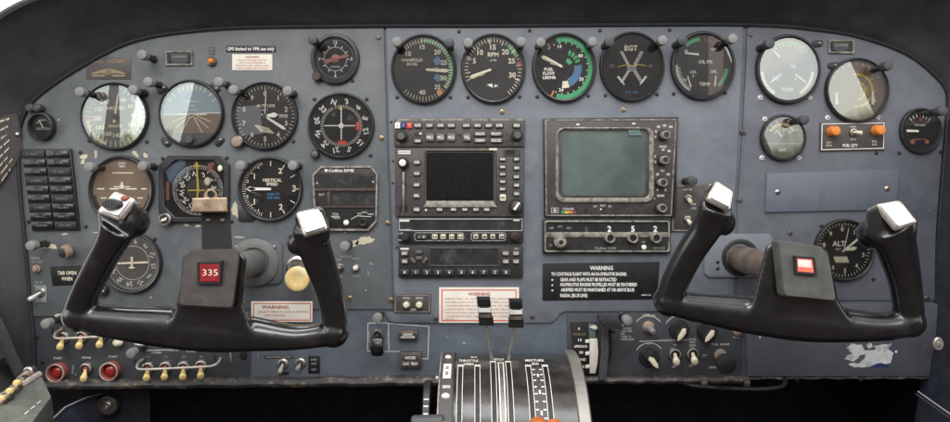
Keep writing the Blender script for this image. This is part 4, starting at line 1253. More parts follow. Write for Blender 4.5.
# GPS with dead screen
t = thing('gps_navigator', 'navigation unit with blank black screen and side buttons in centre stack', 'navigator', 459.5, 182, W0)
SCR = rrect(427, 153, 493, 201, 2)
def face(mb):
    mb.box(395.8, 148.2, 523.2, 216.4, W0, W0 + 5.2, 'radio', .8, 1.2)
    mb.ring(rrect(424.5, 150.5, 496.5, 206.5, 3), rrect(427, 152, 493.5, 200.5, 1.5), W0 + 5, W0 + 7, 'radio', .8)
    mb.prism([(424, 207), (427.5, 200.8), (493, 200.8), (496.8, 207)], W0 + 5.2, W0 + 7.4, 'radio_edge', .5)
    mb.box(399, 150.8, 411, 154.4, W0 + 5.2, W0 + 5.5, 'text'); mb.textw('NAVIGATOR', 405, 152.6, 1.5, 'placard', W0 + 5.65, 10)
    mb.box(489, 148.6, 497, 150.6, W0 + 5.2, W0 + 5.8, 'ivory'); mb.box(479, 149.2, 486, 150.4, W0 + 5.2, W0 + 5.7, 'plaque_gold')
    mb.ring(rrect(503, 150, 520, 156.5, 1), rrect(505, 151, 514.5, 155.2, .6), W0 + 5, W0 + 5.9, 'radio', .3); mb.box(505, 151, 514.5, 155.2, W0 + 5, W0 + 5.3, 'placard')
    mb.text('GPS', 404, 213, 1.6, 'text_dim', W0 + 5.4)
    mb.lathe(426.5, 209.7, [(1.3, W0 + 5), (1.1, W0 + 6.2)], 'ivory', 12); mb.disc(447.3, 209.7, 1.1, W0 + 5.4, 'placard', 10)
part(t, 'faceplate', face)
part(t, 'screen', lambda mb: mb.prism(SCR, W0 + 4.9, W0 + 5.6, 'screen'))
part(t, 'card_slot', lambda mb: (mb.box(402.2, 168, 406.4, 212, W0 + 5.1, W0 + 5.5, 'placard', 0, 1.5), mb.box(403.1, 172, 405.6, 206, W0 + 5.5, W0 + 7.6, 'radio_edge', .5), mb.lathe(404.2, 208, [(4.6, W0 + 5.2), (4.6, W0 + 5.4)], 'placard', 20), mb.box(402.9, 203, 405.5, 212, W0 + 5.4, W0 + 7, 'radio')))
small_knob(t, 404, 163.2, 5.6, 8, W0 + 5, 'radio_dark', 'text')
for y, s_ in ((162.6, 'COM'), (173.6, 'VLOC'), (184.8, 'NAV'), (195.6, 'FPL'), (209.2, 'MSG')):
    btn(t, 417.5, y, 7, 4.6, s_, w=W0 + 5.2, mark='white')
for y, s_ in ((159.5, 'RNG'), (167.2, 'MENU'), (174.4, 'DTO'), (181.6, 'CLR'), (189, 'ENT')):
    btn(t, 502.3, y, 6.6, 3.6, s_, w=W0 + 5.2, mark='white')
btn(t, 502.5, 197.5, 6, 6.6, 'PWR', m='ivory', w=W0 + 5.2, mark='radio')
for y, s_ in ((159.5, 'ZM+'), (168.2, 'ZM'), (177, 'PROC'), (185.2, 'OBS'), (193.6, 'CDI')):
    btn(t, 516, y, 6.4, 4.2, s_, w=W0 + 5.2, mark='white')
for x, s_ in ((440, 'MSG'), (454, 'FPL'), (465, 'VNAV'), (476, 'PROC'), (486.5, 'OBS')):
    btn(t, x, 209.2, 6.6, 3.8, s_, w=W0 + 5.2, mark='white')
small_knob(t, 515.8, 206, 7.4, 10, W0 + 5, 'radio_dark', 'radio', bar=True)

# NAV/COM
t = thing('nav_com_radio', 'slim dark radio with white square buttons below the navigation unit', 'radio', 461, 230, W0)
def face(mb):
    mb.box(399, 217.4, 522.8, 242.6, W0, W0 + 4.6, 'radio_dark', .7, 1)
    mb.ring(rrect(399.8, 218.4, 522, 230.6, .6), rrect(400.6, 219.2, 521.2, 229.8, .4), W0 + 4.5, W0 + 5.6, 'text_dim', .2)
    mb.box(400.5, 219.5, 410, 221.2, W0 + 5, W0 + 5.3, 'text'); mb.box(513, 218.6, 519, 220.6, W0 + 5, W0 + 5.3, 'text'); mb.box(400, 228.8, 412, 230, W0 + 5, W0 + 5.9, 'text_dim')
    mb.ring(rrect(415, 232, 464, 240.4, 2.5), rrect(415.6, 232.6, 463.4, 239.8, 2), W0 + 4.5, W0 + 5.2, 'text_dim', .15)
    mb.ring(rrect(471, 232, 505.5, 240.4, 2.5), rrect(471.6, 232.6, 504.9, 239.8, 2), W0 + 4.5, W0 + 5.2, 'text_dim', .15)
    mb.disc(468, 236, 1.2, W0 + 4.8, 'placard', 10)
    for k, yy in enumerate((233, 239.5)):
        mb.text('NAV' if k else 'COM', 401.5, yy, 1.6, 'text', W0 + 4.8)
part(t, 'faceplate', face)
part(t, 'display', lambda mb: mb.box(401, 219.8, 520.8, 229.4, W0 + 4.2, W0 + 4.9, 'lcd'))
btn(t, 422.5, 236.2, 10, 4.6, '- +', w=W0 + 4.6, m='button_dark', mark='text')
for x in (435.2, 443.4, 452, 460.4):
    btn(t, x, 236.2, 5.2, 4.8, 'II', w=W0 + 4.6, m='ivory', mark='button', r=.8)
for x in (475.8, 484.4, 492.6, 501.2):
    btn(t, x, 236, 4.8, 4.4, 'I', w=W0 + 4.6, m='ivory', mark='button', r=.8)
small_knob(t, 406.5, 236.3, 4.4, 8, W0 + 4.4, 'black', 'radio_dark'); small_knob(t, 514.5, 235.6, 4.8, 9, W0 + 4.4, 'bezel_brown', 'radio_dark')

# transponder
t = thing('transponder', 'lowest dark radio in the centre stack with ten numbered keys', 'transponder', 461, 260.5, W0)
def face(mb):
    mb.box(399.5, 245.4, 522.4, 276.4, W0, W0 + 5.2, 'radio_dark', .8, 1.2)
    mb.ring(rrect(429.5, 247, 499.5, 265.6, 1), rrect(431, 248.2, 498, 264.2, .5), W0 + 5, W0 + 6, 'radio', .4)
    mb.box(401.2, 247.2, 409.5, 249, W0 + 5.2, W0 + 5.5, 'text'); mb.text('GTX', 516, 248.2, 1.6, 'text', W0 + 5.4); mb.disc(457, 271.6, 1.2, W0 + 5.4, 'placard', 10)
part(t, 'faceplate', face)
part(t, 'display', lambda mb: mb.box(431, 248.2, 498, 264.2, W0 + 4.8, W0 + 5.4, 'lcd'))
for x, y, s_ in ((405.5, 252.4, 'IDENT'), (405.5, 260.4, 'VFR'), (505.4, 252.4, 'FUNC'), (515.5, 252.4, 'START'), (505.4, 260.4, 'CRSR'), (515.5, 260.4, 'CLR')):
    btn(t, x, y, 7, 4.8, s_, w=W0 + 5.2, m='button')
for x, y, r in ((419.5, 251.4, 0), (414, 259.6, .9), (425.5, 259.6, -.9), (419.8, 257.2, 0)):
    part(t, 'arrow_key', lambda mb: mb.prism([(x + a * math.cos(r) - b * math.sin(r), y + a * math.sin(r) + b * math.cos(r)) for a, b in rrect(-3.2, -1.7, 3.2, 1.7, 1)], W0 + 5, W0 + 7.6, 'button', .5))
for k in range(10):
    x = 405.5 + 11.0 * k + (1.2 if k > 4 else 0)
    kb = btn(t, x, 271.2, 8.4, 5.4, None, w=W0 + 5.2, m='button_dark')
    part(t, 'key_number', lambda mb: mb.text(str(k) if k < 8 else ('C', 'E')[k - 8], x, 271, 2.6, 'white', W0 + 8, bold=True), kb)
for x, y in ((397, 247), (399, 275), (393, 161), (393, 183), (391.5, 122)):
    screw(base, x, y, 2.1, 1.1, 'screw_dark')

# weather radar
t = thing('weather_radar', 'weather radar display with large grey green screen and four knobs', 'radar display', 609, 167, W0)
def face(mb):
    mb.prism([(542.5, 119), (676, 117.6), (673.5, 216), (543.5, 216)], W0, W0 + 6, 'black', .6)
    mb.prism([(545, 121), (673.5, 120.4), (668.5, 215), (545.5, 215)], W0 + 6, W0 + 7.4, 'radio', .5)
    for a, b in (((544.8, 121.0), (545.3, 215)), ((673.4, 120.4), (668.3, 215)), ((545, 121), (673.2, 120.4)), ((545.3, 215), (668.4, 215))):
        dx, dy = b[0] - a[0], b[1] - a[1]
        l = math.hypot(dx, dy); nx, ny = -dy / l * .6, dx / l * .6
        mb.prism([(a[0] + nx, a[1] + ny), (b[0] + nx, b[1] + ny), (b[0] - nx, b[1] - ny), (a[0] - nx, a[1] - ny)], W0 + 6.9, W0 + 7.8, 'radio_edge')
    for x, y in ((576.5, 125.3), (631.5, 124.5)):
        mb.box(x - 1.6, y - .8, x + 1.6, y + .8, W0 + 7.3, W0 + 7.9, 'ivory')
    mb.box(549, 206.5, 575.5, 213.6, W0 + 7.4, W0 + 7.7, 'button_dark', 0, .4); mb.ring(rrect(550, 207.3, 557.5, 212.8, .4), rrect(550.6, 207.9, 556.9, 212.2, .3), W0 + 7.6, W0 + 8.1, 'text_dim', .1); mb.lathe(553.7, 210, [(1.9, W0 + 7.7), (1.9, W0 + 8), (1.2, W0 + 8), (1.1, W0 + 7.8)], 'text_dim', 14)
    mb.textw('COLOR', 567, 208.6, 2.4, 'text', W0 + 7.85, 11)
    for k, m in enumerate(('green', 'yellow', 'orange', 'red_dim')):
        mb.box(560 + 3.6 * k, 210.8, 563.6 + 3.6 * k, 213, W0 + 7.7, W0 + 7.95, m)
    mb.disc(584, 210.2, 1.7, W0 + 7.5, 'placard', 14); mb.textw('OFF', 593.5, 206, 2, 'text', W0 + 7.5, 3.6); mb.textw('TEST', 601, 205.4, 2, 'text', W0 + 7.5, 6); mb.textw('ON', 608, 206, 2, 'text', W0 + 7.5, 3)
    mb.box(598.5, 206.8, 603, 208.4, W0 + 7.4, W0 + 8.6, 'black'); mb.box(598.4, 208.2, 599.8, 209.6, W0 + 7.4, W0 + 9, 'white')
    for x, y, s_, wd in ((656, 127.6, 'OFF', 3.4), (662, 126.4, 'STBY', 3.6), (668, 127.6, 'ON', 3.4), (653.5, 132.5, 'T', 2.6), (653, 137.6, 'W', 2), (660.5, 147, 'RANGE', 7), (660.5, 150.2, '40', 3), (666.5, 151.5, '80', 3), (652, 156.6, '20', 2.6), (652.4, 162.2, '10', 2.6),
                         (660, 171, 'TILT', 4.4), (655, 174.5, 'UP', 3), (665.5, 174.4, 'DN', 3), (651, 183, '-', 2.4), (655, 189.8, '0', 1.6), (663, 190, '5', 2), (658, 195.5, 'GAIN', 7), (651.5, 198, '-', 3)):
        mb.textw(s_, x, y, 2.2, 'text', W0 + 7.55, wd, bold=True)
part(t, 'faceplate', face)
part(t, 'screen_frame', lambda mb: mb.ring(rrect(554.5, 128, 651.5, 202.5, 9, 6), rrect(557.5, 130.4, 646.5, 197.8, 6, 6), W0 + 7, W0 + 10, 'radio_edge', 1.2, floor=W0 + 4))
scr = part(t, 'screen', lambda mb: mb.loft([[(602 + (x - 602) * f, 164 + (y - 164) * f, W0 + 7.2 + 1.3 * (1 - f * f)) for x, y in rrect(557.2, 130.1, 646.8, 198.1, 6, 6)] for f in (1, .8, .55, .3, .1)], 'screen_green', False, True))
part(t, 'screen_tab', lambda mb: mb.prism([(625.5, 130.8), (637, 130.8), (639.5, 136.3), (626.8, 136.3)], W0 + 8.0, W0 + 8.9, 'cyan'), scr)
for x, y, big in ((665.6, 135, 1), (664.5, 160, 1), (662.5, 182.6, 1), (662, 208, 0)):
    k = (D - 18) / D
    xx, yy = CX + (x - CX) * k, VY + (y - VY) * k
    def fn(mb):
        mb.lathe(xx, yy, [(5.6, W0 + 7), (5.6, W0 + 10), (4.8, W0 + 11)], 'radio_dark', 22, knurl=.08)
        mb.lathe(xx, yy, [(4.2, W0 + 11), (4.2, W0 + 19), (3.8, W0 + 19.8), (2.9, W0 + 19.8), (2.7, W0 + 19.2)], 'radio_edge', 20, mcap='radio_dark')
        if big:
            mb.tube([(xx, yy, W0 + 14), (xx + 6.5, yy - .6, W0 + 14)], 1.0, 'radio_dark', 8)
    part(t, 'knob', fn)

# frequency control head
t = thing('frequency_selector', 'narrow radio control head with digits 2 5 2 below the radar', 'radio control', 605, 235, W0)
def face(mb):
    mb.box(542, 219, 668.5, 252.6, W0, W0 + 5.5, 'black', .6, .6)
    mb.ring(rrect(543.6, 220.2, 667.4, 251.4, 2.5), rrect(545.2, 221.8, 665.8, 249.8, 1.8), W0 + 5, W0 + 7.4, 'radio_edge', .5)
    mb.box(545.2, 221.8, 665.8, 232.4, W0 + 5.3, W0 + 5.7, 'placard'); mb.box(545.2, 231.6, 665.8, 236.6, W0 + 5.4, W0 + 6.8, 'radio_edge', .7); mb.box(545.2, 236.6, 665.8, 249.8, W0 + 5.3, W0 + 5.9, 'radio_dark')
    for s_, x, y, wd in (('OFF', 550.5, 227.6, 4.6), ('ANT', 559, 226, 4.6), ('ADF', 567.6, 227.5, 4.6), ('BFO', 550, 244.5, 2.6), ('TEST', 641.5, 241.4, 3.6), ('ADF CONT', 657, 247.4, 12)):
        mb.textw(s_, x, y, 1.8, 'text_dim', W0 + 6, wd)
    mb.textw('Collins 3300', 604, 247.4, 2.4, 'text_dim', W0 + 6, 21)
    mb.box(583.6, 226.4, 586.6, 231.6, W0 + 5.6, W0 + 5.9, 'grey_dark')
    for x in (570, 578.5):
        mb.disc(x, 245.8, 1.4, W0 + 6, 'placard', 12)
part(t, 'faceplate', face)
for x, s_ in ((607.8, '2'), (631, '5'), (653.2, '2')):
    part(t, 'digit_window', lambda mb: (mb.box(x - 3.2, 224.6, x + 3.2, 232.2, W0 + 5.5, W0 + 5.9, 'black'), mb.text(s_, x, 228.4, 5.4, 'white', W0 + 6.05, bold=True)))
for x, y in ((610.3, 238), (633.2, 238), (656.5, 238)):
    k = (D - 14) / D
    xx, yy = CX + (x - CX) * k, VY + (y - VY) * k
    part(t, 'knob', lambda mb: mb.lathe(xx, yy, [(5.2, W0 + 5.5), (5.2, W0 + 12), (4.8, W0 + 13), (3.4, W0 + 13), (3.2, W0 + 11.6)], 'radio_edge', 24, mcap='placard'))
k = (D - 18) / D
xx, yy = CX + (561 - CX) * k, VY + (242.5 - VY) * k
part(t, 'mode_knob', lambda mb: (mb.lathe(xx, yy, [(6.4, W0 + 5.5), (6.4, W0 + 12), (5.8, W0 + 13)], 'radio_edge', 26, knurl=.05), mb.lathe(xx, yy, [(4.2, W0 + 13), (4.2, W0 + 18), (3.6, W0 + 18.6), (2.4, W0 + 18.6), (2.2, W0 + 17.6)], 'radio_edge', 20, mcap='radio_dark')))
part(t, 'push_button', lambda mb: mb.lathe(641.8, 246.5, [(2.4, W0 + 5.8), (2.4, W0 + 7.4), (1.6, W0 + 8)], 'white', 16))

# DME head with empty windows
t = thing('distance_indicator', 'cut corner distance readout unit with two unlit windows beside the vertical speed gauge', 'radio readout', 346, 199, W0)
OC = [(322, 166.5), (372, 166), (378.8, 174), (378, 221), (369.5, 230.5), (322, 230.5), (316, 224), (313.5, 175)]
def face(mb):
    mb.prism(OC, W0, W0 + 3.5, 'radio_dark', .4)
    mb.ring(OC, inset(OC, 2.0), W0 + 3.2, W0 + 5, 'radio_edge', .3)
    mb.prism([(319, 170.5), (374, 170), (375, 173.5), (318, 174)], W0 + 3.4, W0 + 4.0, 'radio')
    mb.textw('Collins DME', 342.5, 170.6, 2.6, 'text', W0 + 4.2, 25, bold=True); mb.box(326, 169.2, 329, 171.8, W0 + 3.5, W0 + 4.2, 'text')
    mb.box(316, 188.4, 376.5, 191.4, W0 + 3.4, W0 + 5.2, 'bezel_brown', .5); mb.box(316.5, 206, 376, 207.6, W0 + 3.4, W0 + 4.8, 'bezel_brown', .4)
    mb.box(328.5, 191.4, 331.4, 206, W0 + 3.4, W0 + 4.8, 'radio', .4); mb.text('GS-T', 323, 194.4, 1.8, 'text', W0 + 4.2)
    for s_, x, y, wd in (('PULL', 337, 213.6, 6), ('TEST', 337.5, 217.6, 8), ('NAV', 360.5, 213.5, 4), ('HOLD', 365.5, 212, 5), ('NM', 371.5, 214, 5)):
        mb.textw(s_, x, y, 1.7, 'text', W0 + 4, wd)
    for a, b in (((352, 219), (358, 215.6)), ((358, 215.6), (372, 216.5)), ((332, 216), (340, 216))):
        dx, dy = b[0] - a[0], b[1] - a[1]; l = math.hypot(dx, dy); nx, ny = -dy / l * .25, dx / l * .25
        mb.flat([(a[0] + nx, a[1] + ny), (b[0] + nx, b[1] + ny), (b[0] - nx, b[1] - ny), (a[0] - nx, a[1] - ny)], W0 + 4, 'text')
    for x, y in ((318.5, 183), (374, 181.8)):
        mb.disc(x, y, 1, W0 + 4, 'text_dim', 10)
    for x in (341.2, 353):
        mb.disc(x, 211.8, 1.2, W0 + 4, 'placard', 10)
part(t, 'faceplate', face)
for y0, y1, x0 in ((174.6, 188, 318.6), (192, 205.6, 332)):
    part(t, 'window', lambda mb: mb.box(x0, y0, 375, y1, W0 + 3.4, W0 + 3.8, 'lcd'))
part(t, 'push_button', lambda mb: mb.lathe(347.5, 222.2, [(2.6, W0 + 3.5), (2.6, W0 + 6), (1.8, W0 + 6.6)], 'white', 16))
for x in (328, 364.5):
    part(t, 'knob', lambda mb: mb.lathe(x, 222, [(4.0, W0 + 3.5), (4, W0 + 9), (3.4, W0 + 9.6), (2.2, W0 + 9.4), (2, W0 + 8)], 'radio_dark', 20, mcap='placard'))

# annunciator block
t = thing('warning_light_block', 'dark two column block of unlit warning lights at far left', 'warning lights', 53, 190, W0)
part(t, 'frame', lambda mb: mb.prism([(24, 149), (73.5, 149), (82, 230), (35, 230.5)], W0, W0 + 3, 'black', .6))
LEG = ('L ALT', 'R ALT', 'L FUEL', 'R FUEL', 'L OIL', 'R OIL', 'CABIN', 'DOOR', 'NOSE', 'SPARE', 'LOW', 'HEAT', 'X FEED', 'SURF', 'AC', 'BATT', 'GEAR', 'FLAP')
for r in range(9):
    for c in range(2):
        y0 = 150.5 + 8.85 * r
        f = (y0 - 149) / 81
        xl = 25.5 + 10.6 * f + c * (24.2 - 1.2 * f); 
        def fn(mb):
            mb.prism([(xl, y0), (xl + 22.4 - .9 * f, y0), (xl + 23.1 - .9 * f, y0 + 7.3), (xl + .9, y0 + 7.3)], W0 + 2.9, W0 + 5, 'black_gloss' if (r + c) % 3 else 'black', .7)
            mb.textw(LEG[2 * r + c], xl + 11.5, y0 + 3.7, 1.9, 'grey_cap', W0 + 5.12, 11)
        part(t, 'warning_light', fn)
# ---------------------------------------------------------------- placards and small fittings
def placard(name, label, pts, m, fn, w=2.1, cat='placard', h=.5):
    cx = sum(p[0] for p in pts) / len(pts); cy = sum(p[1] for p in pts) / len(pts)
    t = thing(name, label, cat, cx, cy, w)
    part(t, 'plate', lambda mb: mb.prism(pts, w - .05, w + h, m, .1))
    part(t, 'lettering', lambda mb: fn(mb, w + h + .15))
    return t
def rect(x0, y0, x1, y1):
    return [(x0, y0), (x1, y0), (x1, y1), (x0, y1)]

def reg(mb, w):
    mb.textw('N2706Y', 118, 61.5, 3.8, 'plaque_gold', w, 17, bold=True)
    mb.textw('Cessna', 99, 62, 2.4, 'plaque_gold', w, 12)
    # winged emblem
    for s_ in (-1, 1):
        mb.flat([(110, 69), (110 + s_ * 8, 70.5), (110 + s_ * 17, 73.6), (110 + s_ * 16, 75), (110 + s_ * 8, 73.4), (110, 74)], w, 'plaque_gold')
        mb.flat([(110 + s_ * 3, 75), (110 + s_ * 17, 75.6), (110 + s_ * 16, 77), (110 + s_ * 4, 76.8)], w, 'plaque_gold')
    mb.disc(110, 72.2, 3.2, w + .1, 'plaque_gold', 20); mb.disc(110, 72.2, 2.2, w + .2, 'plaque', 16); mb.disc(110, 72.2, 1.2, w + .3, 'plaque_gold', 12)
placard('registration_plaque', 'brown plaque with gilt lettering N2706Y and winged emblem', rect(87.5, 57.5, 132, 79.5), 'plaque', reg)
placard('gps_placard', 'black strip reading GPS limited to VFR use only', rect(227, 46.3, 276.5, 52.6), 'placard', lambda mb, w: mb.textw('GPS limited to VFR use only', 251.7, 49.3, 3.1, 'white', w, 47, bold=True))
def warn_small(mb, w):
    mb.textw('WARNING', 253, 57.4, 1.9, 'red_print', w, 14, bold=True)
    for k, s_ in enumerate(('DO NOT EXCEED 250 KTS', 'WITH FLAPS EXTENDED IN', 'SMOOTH AIR OPERATION', 'OR IN TURBULENT FLIGHT')):
        mb.textw(s_, 253, 60.6 + 2.7 * k, 1.6, 'red_print', w, 28 - 2 * (k % 2) + (5 if k > 1 else 0))
placard('warning_placard', 'small cream placard with red print under the GPS strip', rect(233, 54.6, 273, 70.6), 'paper', warn_small)
def warn_black(mb, w):
    mb.textw('WARNING', 601, 267.7, 3.8, 'white', w, 23, bold=True)
    for s_, x0, wd, y in (('TO CONTINUE FLIGHT WITH AN IN-OPERATIVE ENGINE:', 551, 75, 273.7), ('GEAR AND FLAPS MUST BE RETRACTED', 560, 56, 279.2), ('INOPERATIVE ENGINE PROPELLER MUST BE FEATHERED', 560, 76.5, 284.2), ('AIRSPEED MUST BE MAINTAINED AT OR ABOVE BLUE', 560.5, 73, 289.4), ('RADIAL (BLUE LINE)', 560, 27, 295)):
        mb.textw(s_, x0 + wd / 2, y, 3.2, 'white', w, wd, bold=True)
    for y in (279.6, 284.8, 290):
        mb.disc(552, y, .9, w, 'white', 10)
    mb.textw('0880019-5', 645.5, 294.6, 1.4, 'white', w, 9.5)
placard('engine_out_placard', 'black WARNING placard with white engine failure instructions under the control head', [(542.3, 263.2), (659, 261.6), (656.5, 299), (542.3, 300.3)], 'placard', warn_black)
def warn_red(mb, w):
    o = rect(441.6, 289.2, 516.4, 320.6)
    i = inset(o, 1.0)
    for k in range(4):
        mb.flat([o[k], o[(k + 1) % 4], i[(k + 1) % 4], i[k]], w - .04, 'red')
    mb.textw('WARNING', 479, 293.6, 3.0, 'red_print', w, 22, bold=True)
    for k, s_ in enumerate(('ASSURE THAT ALL CONTROL LOCKS INCLUDING', 'RUDDER GUST LOCK AND ANY OTHER LOCKING', 'SYSTEM BEFORE FLIGHT. FAILURE TO HEED', 'COMPONENT CHECKS AND PLACARD RELATED', 'INSTRUCTIONS AND DIAGRAMS BEFORE EACH', 'TAKEOFF FLIGHT CAN RESULT IN DAMAGE')):
        mb.textw(s_, 479, 298.3 + 3.5 * k, 1.8, 'red_print', w, 69 - 2 * (k % 3))
    mb.textw('DEATH', 450, 318.6, 1.6, 'red_print', w, 9)
placard('control_lock_placard', 'white WARNING placard with red border behind the two propeller levers', rect(439.2, 286.9, 518.8, 322.4), 'paper', warn_red, w=2.2)
def warn_l(mb, w):
    o = rect(254, 302.6, 311.5, 320)
    i = inset(o, .8)
    for k in range(4):
        mb.flat([o[k], o[(k + 1) % 4], i[(k + 1) % 4], i[k]], w - .04, 'red')
    mb.textw('WARNING', 276, 306.6, 3.2, 'red_print', w, 27, bold=True)
    mb.textw('DO NOT OPERATE UNLESS IN POSITION', 284, 311.4, 2.0, 'red_print', w, 50); mb.textw('FOR TAKEOFF', 276, 315, 2.0, 'red_print', w, 20)
placard('warning_placard', 'white WARNING placard with red border glimpsed through left yoke opening', rect(252, 301, 313, 321.5), 'paper', warn_l)
def turn(mb, w):
    mb.textw('T&B OPEN', 68.5, 272.6, 3.4, 'ivory', w, 19, bold=True); mb.textw('WHEN', 68.5, 278.4, 3.4, 'ivory', w, 11, bold=True)
placard('text_placard', 'black placard reading T&B OPEN WHEN partly behind left yoke horn', [(51.5, 266.5), (92, 264.5), (93, 284), (54, 285.6)], 'placard', turn)
placard('text_placard', 'thin dark label strip above the pair of steel toggle switches', rect(264, 355.2, 293.5, 358.6), 'plaque', lambda mb, w: mb.textw('AVIONICS BUS', 278.8, 356.9, 1.5, 'text_dim', w, 24), w=.05)
placard('text_placard', 'tall narrow black label beside the pair of steel toggle switches', rect(308.5, 356, 320, 373.5), 'placard', lambda mb, w: (mb.textw('EMER', 314, 359.6, 1.9, 'text_dim', w, 6), mb.textw('PWR', 314, 363.6, 1.9, 'text_dim', w, 5), mb.textw('OFF', 314, 369.4, 1.9, 'text_dim', w, 5)), w=.05)

# card holders
for x0, y0, x1, y1, lab in ((167, 51.6, 194, 66, 'framed card holder above the attitude gauge'), (827, 40.5, 852.5, 54, 'framed card holder above the split glass fuel gauge')):
    cx, cy = (x0 + x1) / 2, (y0 + y1) / 2
    t = thing('card_holder', lab, 'card holder', cx, cy, W0, 'framed card holders on the panel')
    part(t, 'frame', lambda mb: (mb.ring(rrect(x0, y0, x1, y1, .6), rrect(x0 + 1.6, y0 + 1.6, x1 - 1.6, y1 - 1.6, .3), W0, W0 + 2, 'radio_edge', .3), mb.box(x0 + 1.4, y0 + 1.4, x1 - 1.4, y1 - 1.4, W0, W0 + .5, 'plaque')))
    part(t, 'card', lambda mb: (mb.box(x0 + 4.4, y0 + 3.4, x1 - 4.4, y1 - 3.4, W0 + .5, W0 + .9, 'grey_dark'), mb.textw('COMPASS', cx, cy - 1.6, 1.6, 'text_dim', W0 + 1, 14)))
    part(t, 'clips', lambda mb: (mb.prism([(x0 + 3, y0 + 3), (x0 + 4.6, y0 + 3), (x0 + 4.6, y1 - 4), (x0 + 7, y1 - 4), (x0 + 7, y1 - 3), (x0 + 3, y1 - 3)], W0 + .6, W0 + 1.6, 'placard'), mb.prism([(x1 - 3, y0 + 3), (x1 - 4.6, y0 + 3), (x1 - 4.6, y1 - 4), (x1 - 7, y1 - 4), (x1 - 7, y1 - 3), (x1 - 3, y1 - 3)], W0 + .6, W0 + 1.6, 'placard')))

# amber press light with little plate above
t = thing('indicator_light', 'amber press to test light left of the GPS strip', 'light', 213, 62, W0)
part(t, 'collar', lambda mb: mb.lathe(213, 62, [(4.8, W0), (4.8, W0 + 2.5), (4.0, W0 + 3.4), (3.2, W0 + 3.2)], 'steel_dark', 20, knurl=.05))
part(t, 'lens', lambda mb: mb.lathe(213, 62, [(3.2, W0 + 2.5), (3.0, W0 + 5), (2.2, W0 + 6.3), (1, W0 + 6.9)], 'orange', 18))
part(t, 'name_plate', lambda mb: (mb.box(209.5, 48, 215.5, 55, W0, W0 + .4, 'grey_dark'), mb.textw('TEST', 212.5, 50, 1.4, 'text_dim', W0 + .55, 4.6), mb.textw('LIGHT', 212.5, 53, 1.4, 'text_dim', W0 + .55, 4.6)))

# fuel quantity switch plate with orange caps
t = thing('switch_plate', 'dark switch plate with two orange caps and a toggle under fuel gauge', 'switch plate', 850, 137, 2.3)
part(t, 'plate', lambda mb: (mb.prism([(818.5, 123), (883, 122), (882.5, 150), (818, 151.5)], 2.3, 4.2, 'plaque', .4), mb.ring([(819.6, 124), (882, 123), (881.5, 149), (819, 150.4)], [(820.4, 124.8), (881.2, 123.8), (880.7, 148.2), (819.8, 149.6)], 4.1, 4.6, 'text', .1),
                             mb.textw('FUEL QTY', 848, 145.6, 2.8, 'text', 4.4, 15, bold=True), mb.textw('LH', 826.5, 142.6, 1.9, 'text', 4.4, 4), mb.textw('AUX', 826.5, 145.6, 1.9, 'text', 4.4, 6), mb.textw('RH', 872, 141.6, 1.9, 'text', 4.4, 4), mb.textw('AUX', 872, 144.6, 1.9, 'text', 4.4, 5), mb.textw('MAIN', 850.5, 127, 1.7, 'text', 4.4, 6), mb.textw('TOTAL', 851, 139.6, 1.7, 'text', 4.4, 6)))
for x, y in ((829.5, 131.8), (873.8, 131)):
    part(t, 'orange_cap', lambda mb: (mb.lathe(x, y, [(5.6, 4.2), (5.6, 6)], 'orange', 22, knurl=.06), mb.lathe(x, y, [(5.0, 6), (5.0, 12), (4.2, 13.4), (2, 13.8)], 'orange', 22)))
def bat_toggle(mb, x, y, w, dx, dy, ln, rb, rt, m, collar='steel', rc=4.6, flatk=1.):
    mb.lathe(x, y, [(rc, w), (rc, w + 1.2), (rc * .8, w + 2.4), (rc * .55, w + 2.6), (rc * .5, w + 1.2)], collar, 18, mcap='placard')
def lever(mb, x, y, w, dx, dy, ln, rb, rt, m):
    mb.tube([(x, y, w + 1), (x + dx * .35, y + dy * .35, w + ln * .4), (x + dx * .85, y + dy * .85, w + ln * .85), (x + dx * .97, y + dy * .97, w + ln * .97), (x + dx, y + dy, w + ln)], [rb, rb * 1.1, rt, rt * .85, rt * .4], m, 14)
col_ = part(t, 'toggle_collar', lambda mb: bat_toggle(mb, 850.5, 132.6, 4.2, 0, 0, 0, 0, 0, 'steel', rc=4.4))
part(t, 'toggle_lever', lambda mb: lever(mb, 850.5, 132.6, 4.2, 3.5, 1.2, 10, 1.4, 2.1, 'ivory'), col_)

# blank cover plate
t = thing('cover_plate', 'long blank blue grey cover plate between ammeter and right altimeter', 'cover plate', 830, 191, 2.3)
part(t, 'plate', lambda mb: mb.prism([(765, 173.5), (897, 169.5), (893, 209.5), (763.5, 212.2)], 2.3, 4.6, 'plate_blue', .8))
for x, y, m in ((775.5, 192, 'steel'), (884.5, 188.6, 'brass')):
    part(t, 'screw', lambda mb: (mb.lathe(x, y, [(2.6, 4.5), (2.6, 5), (1.8, 5.7), (.9, 5.9)], m, 16), mb.box(x - 1.8, y - .3, x + 1.8, y + .3, 5.6, 6.0, 'screw_dark')))

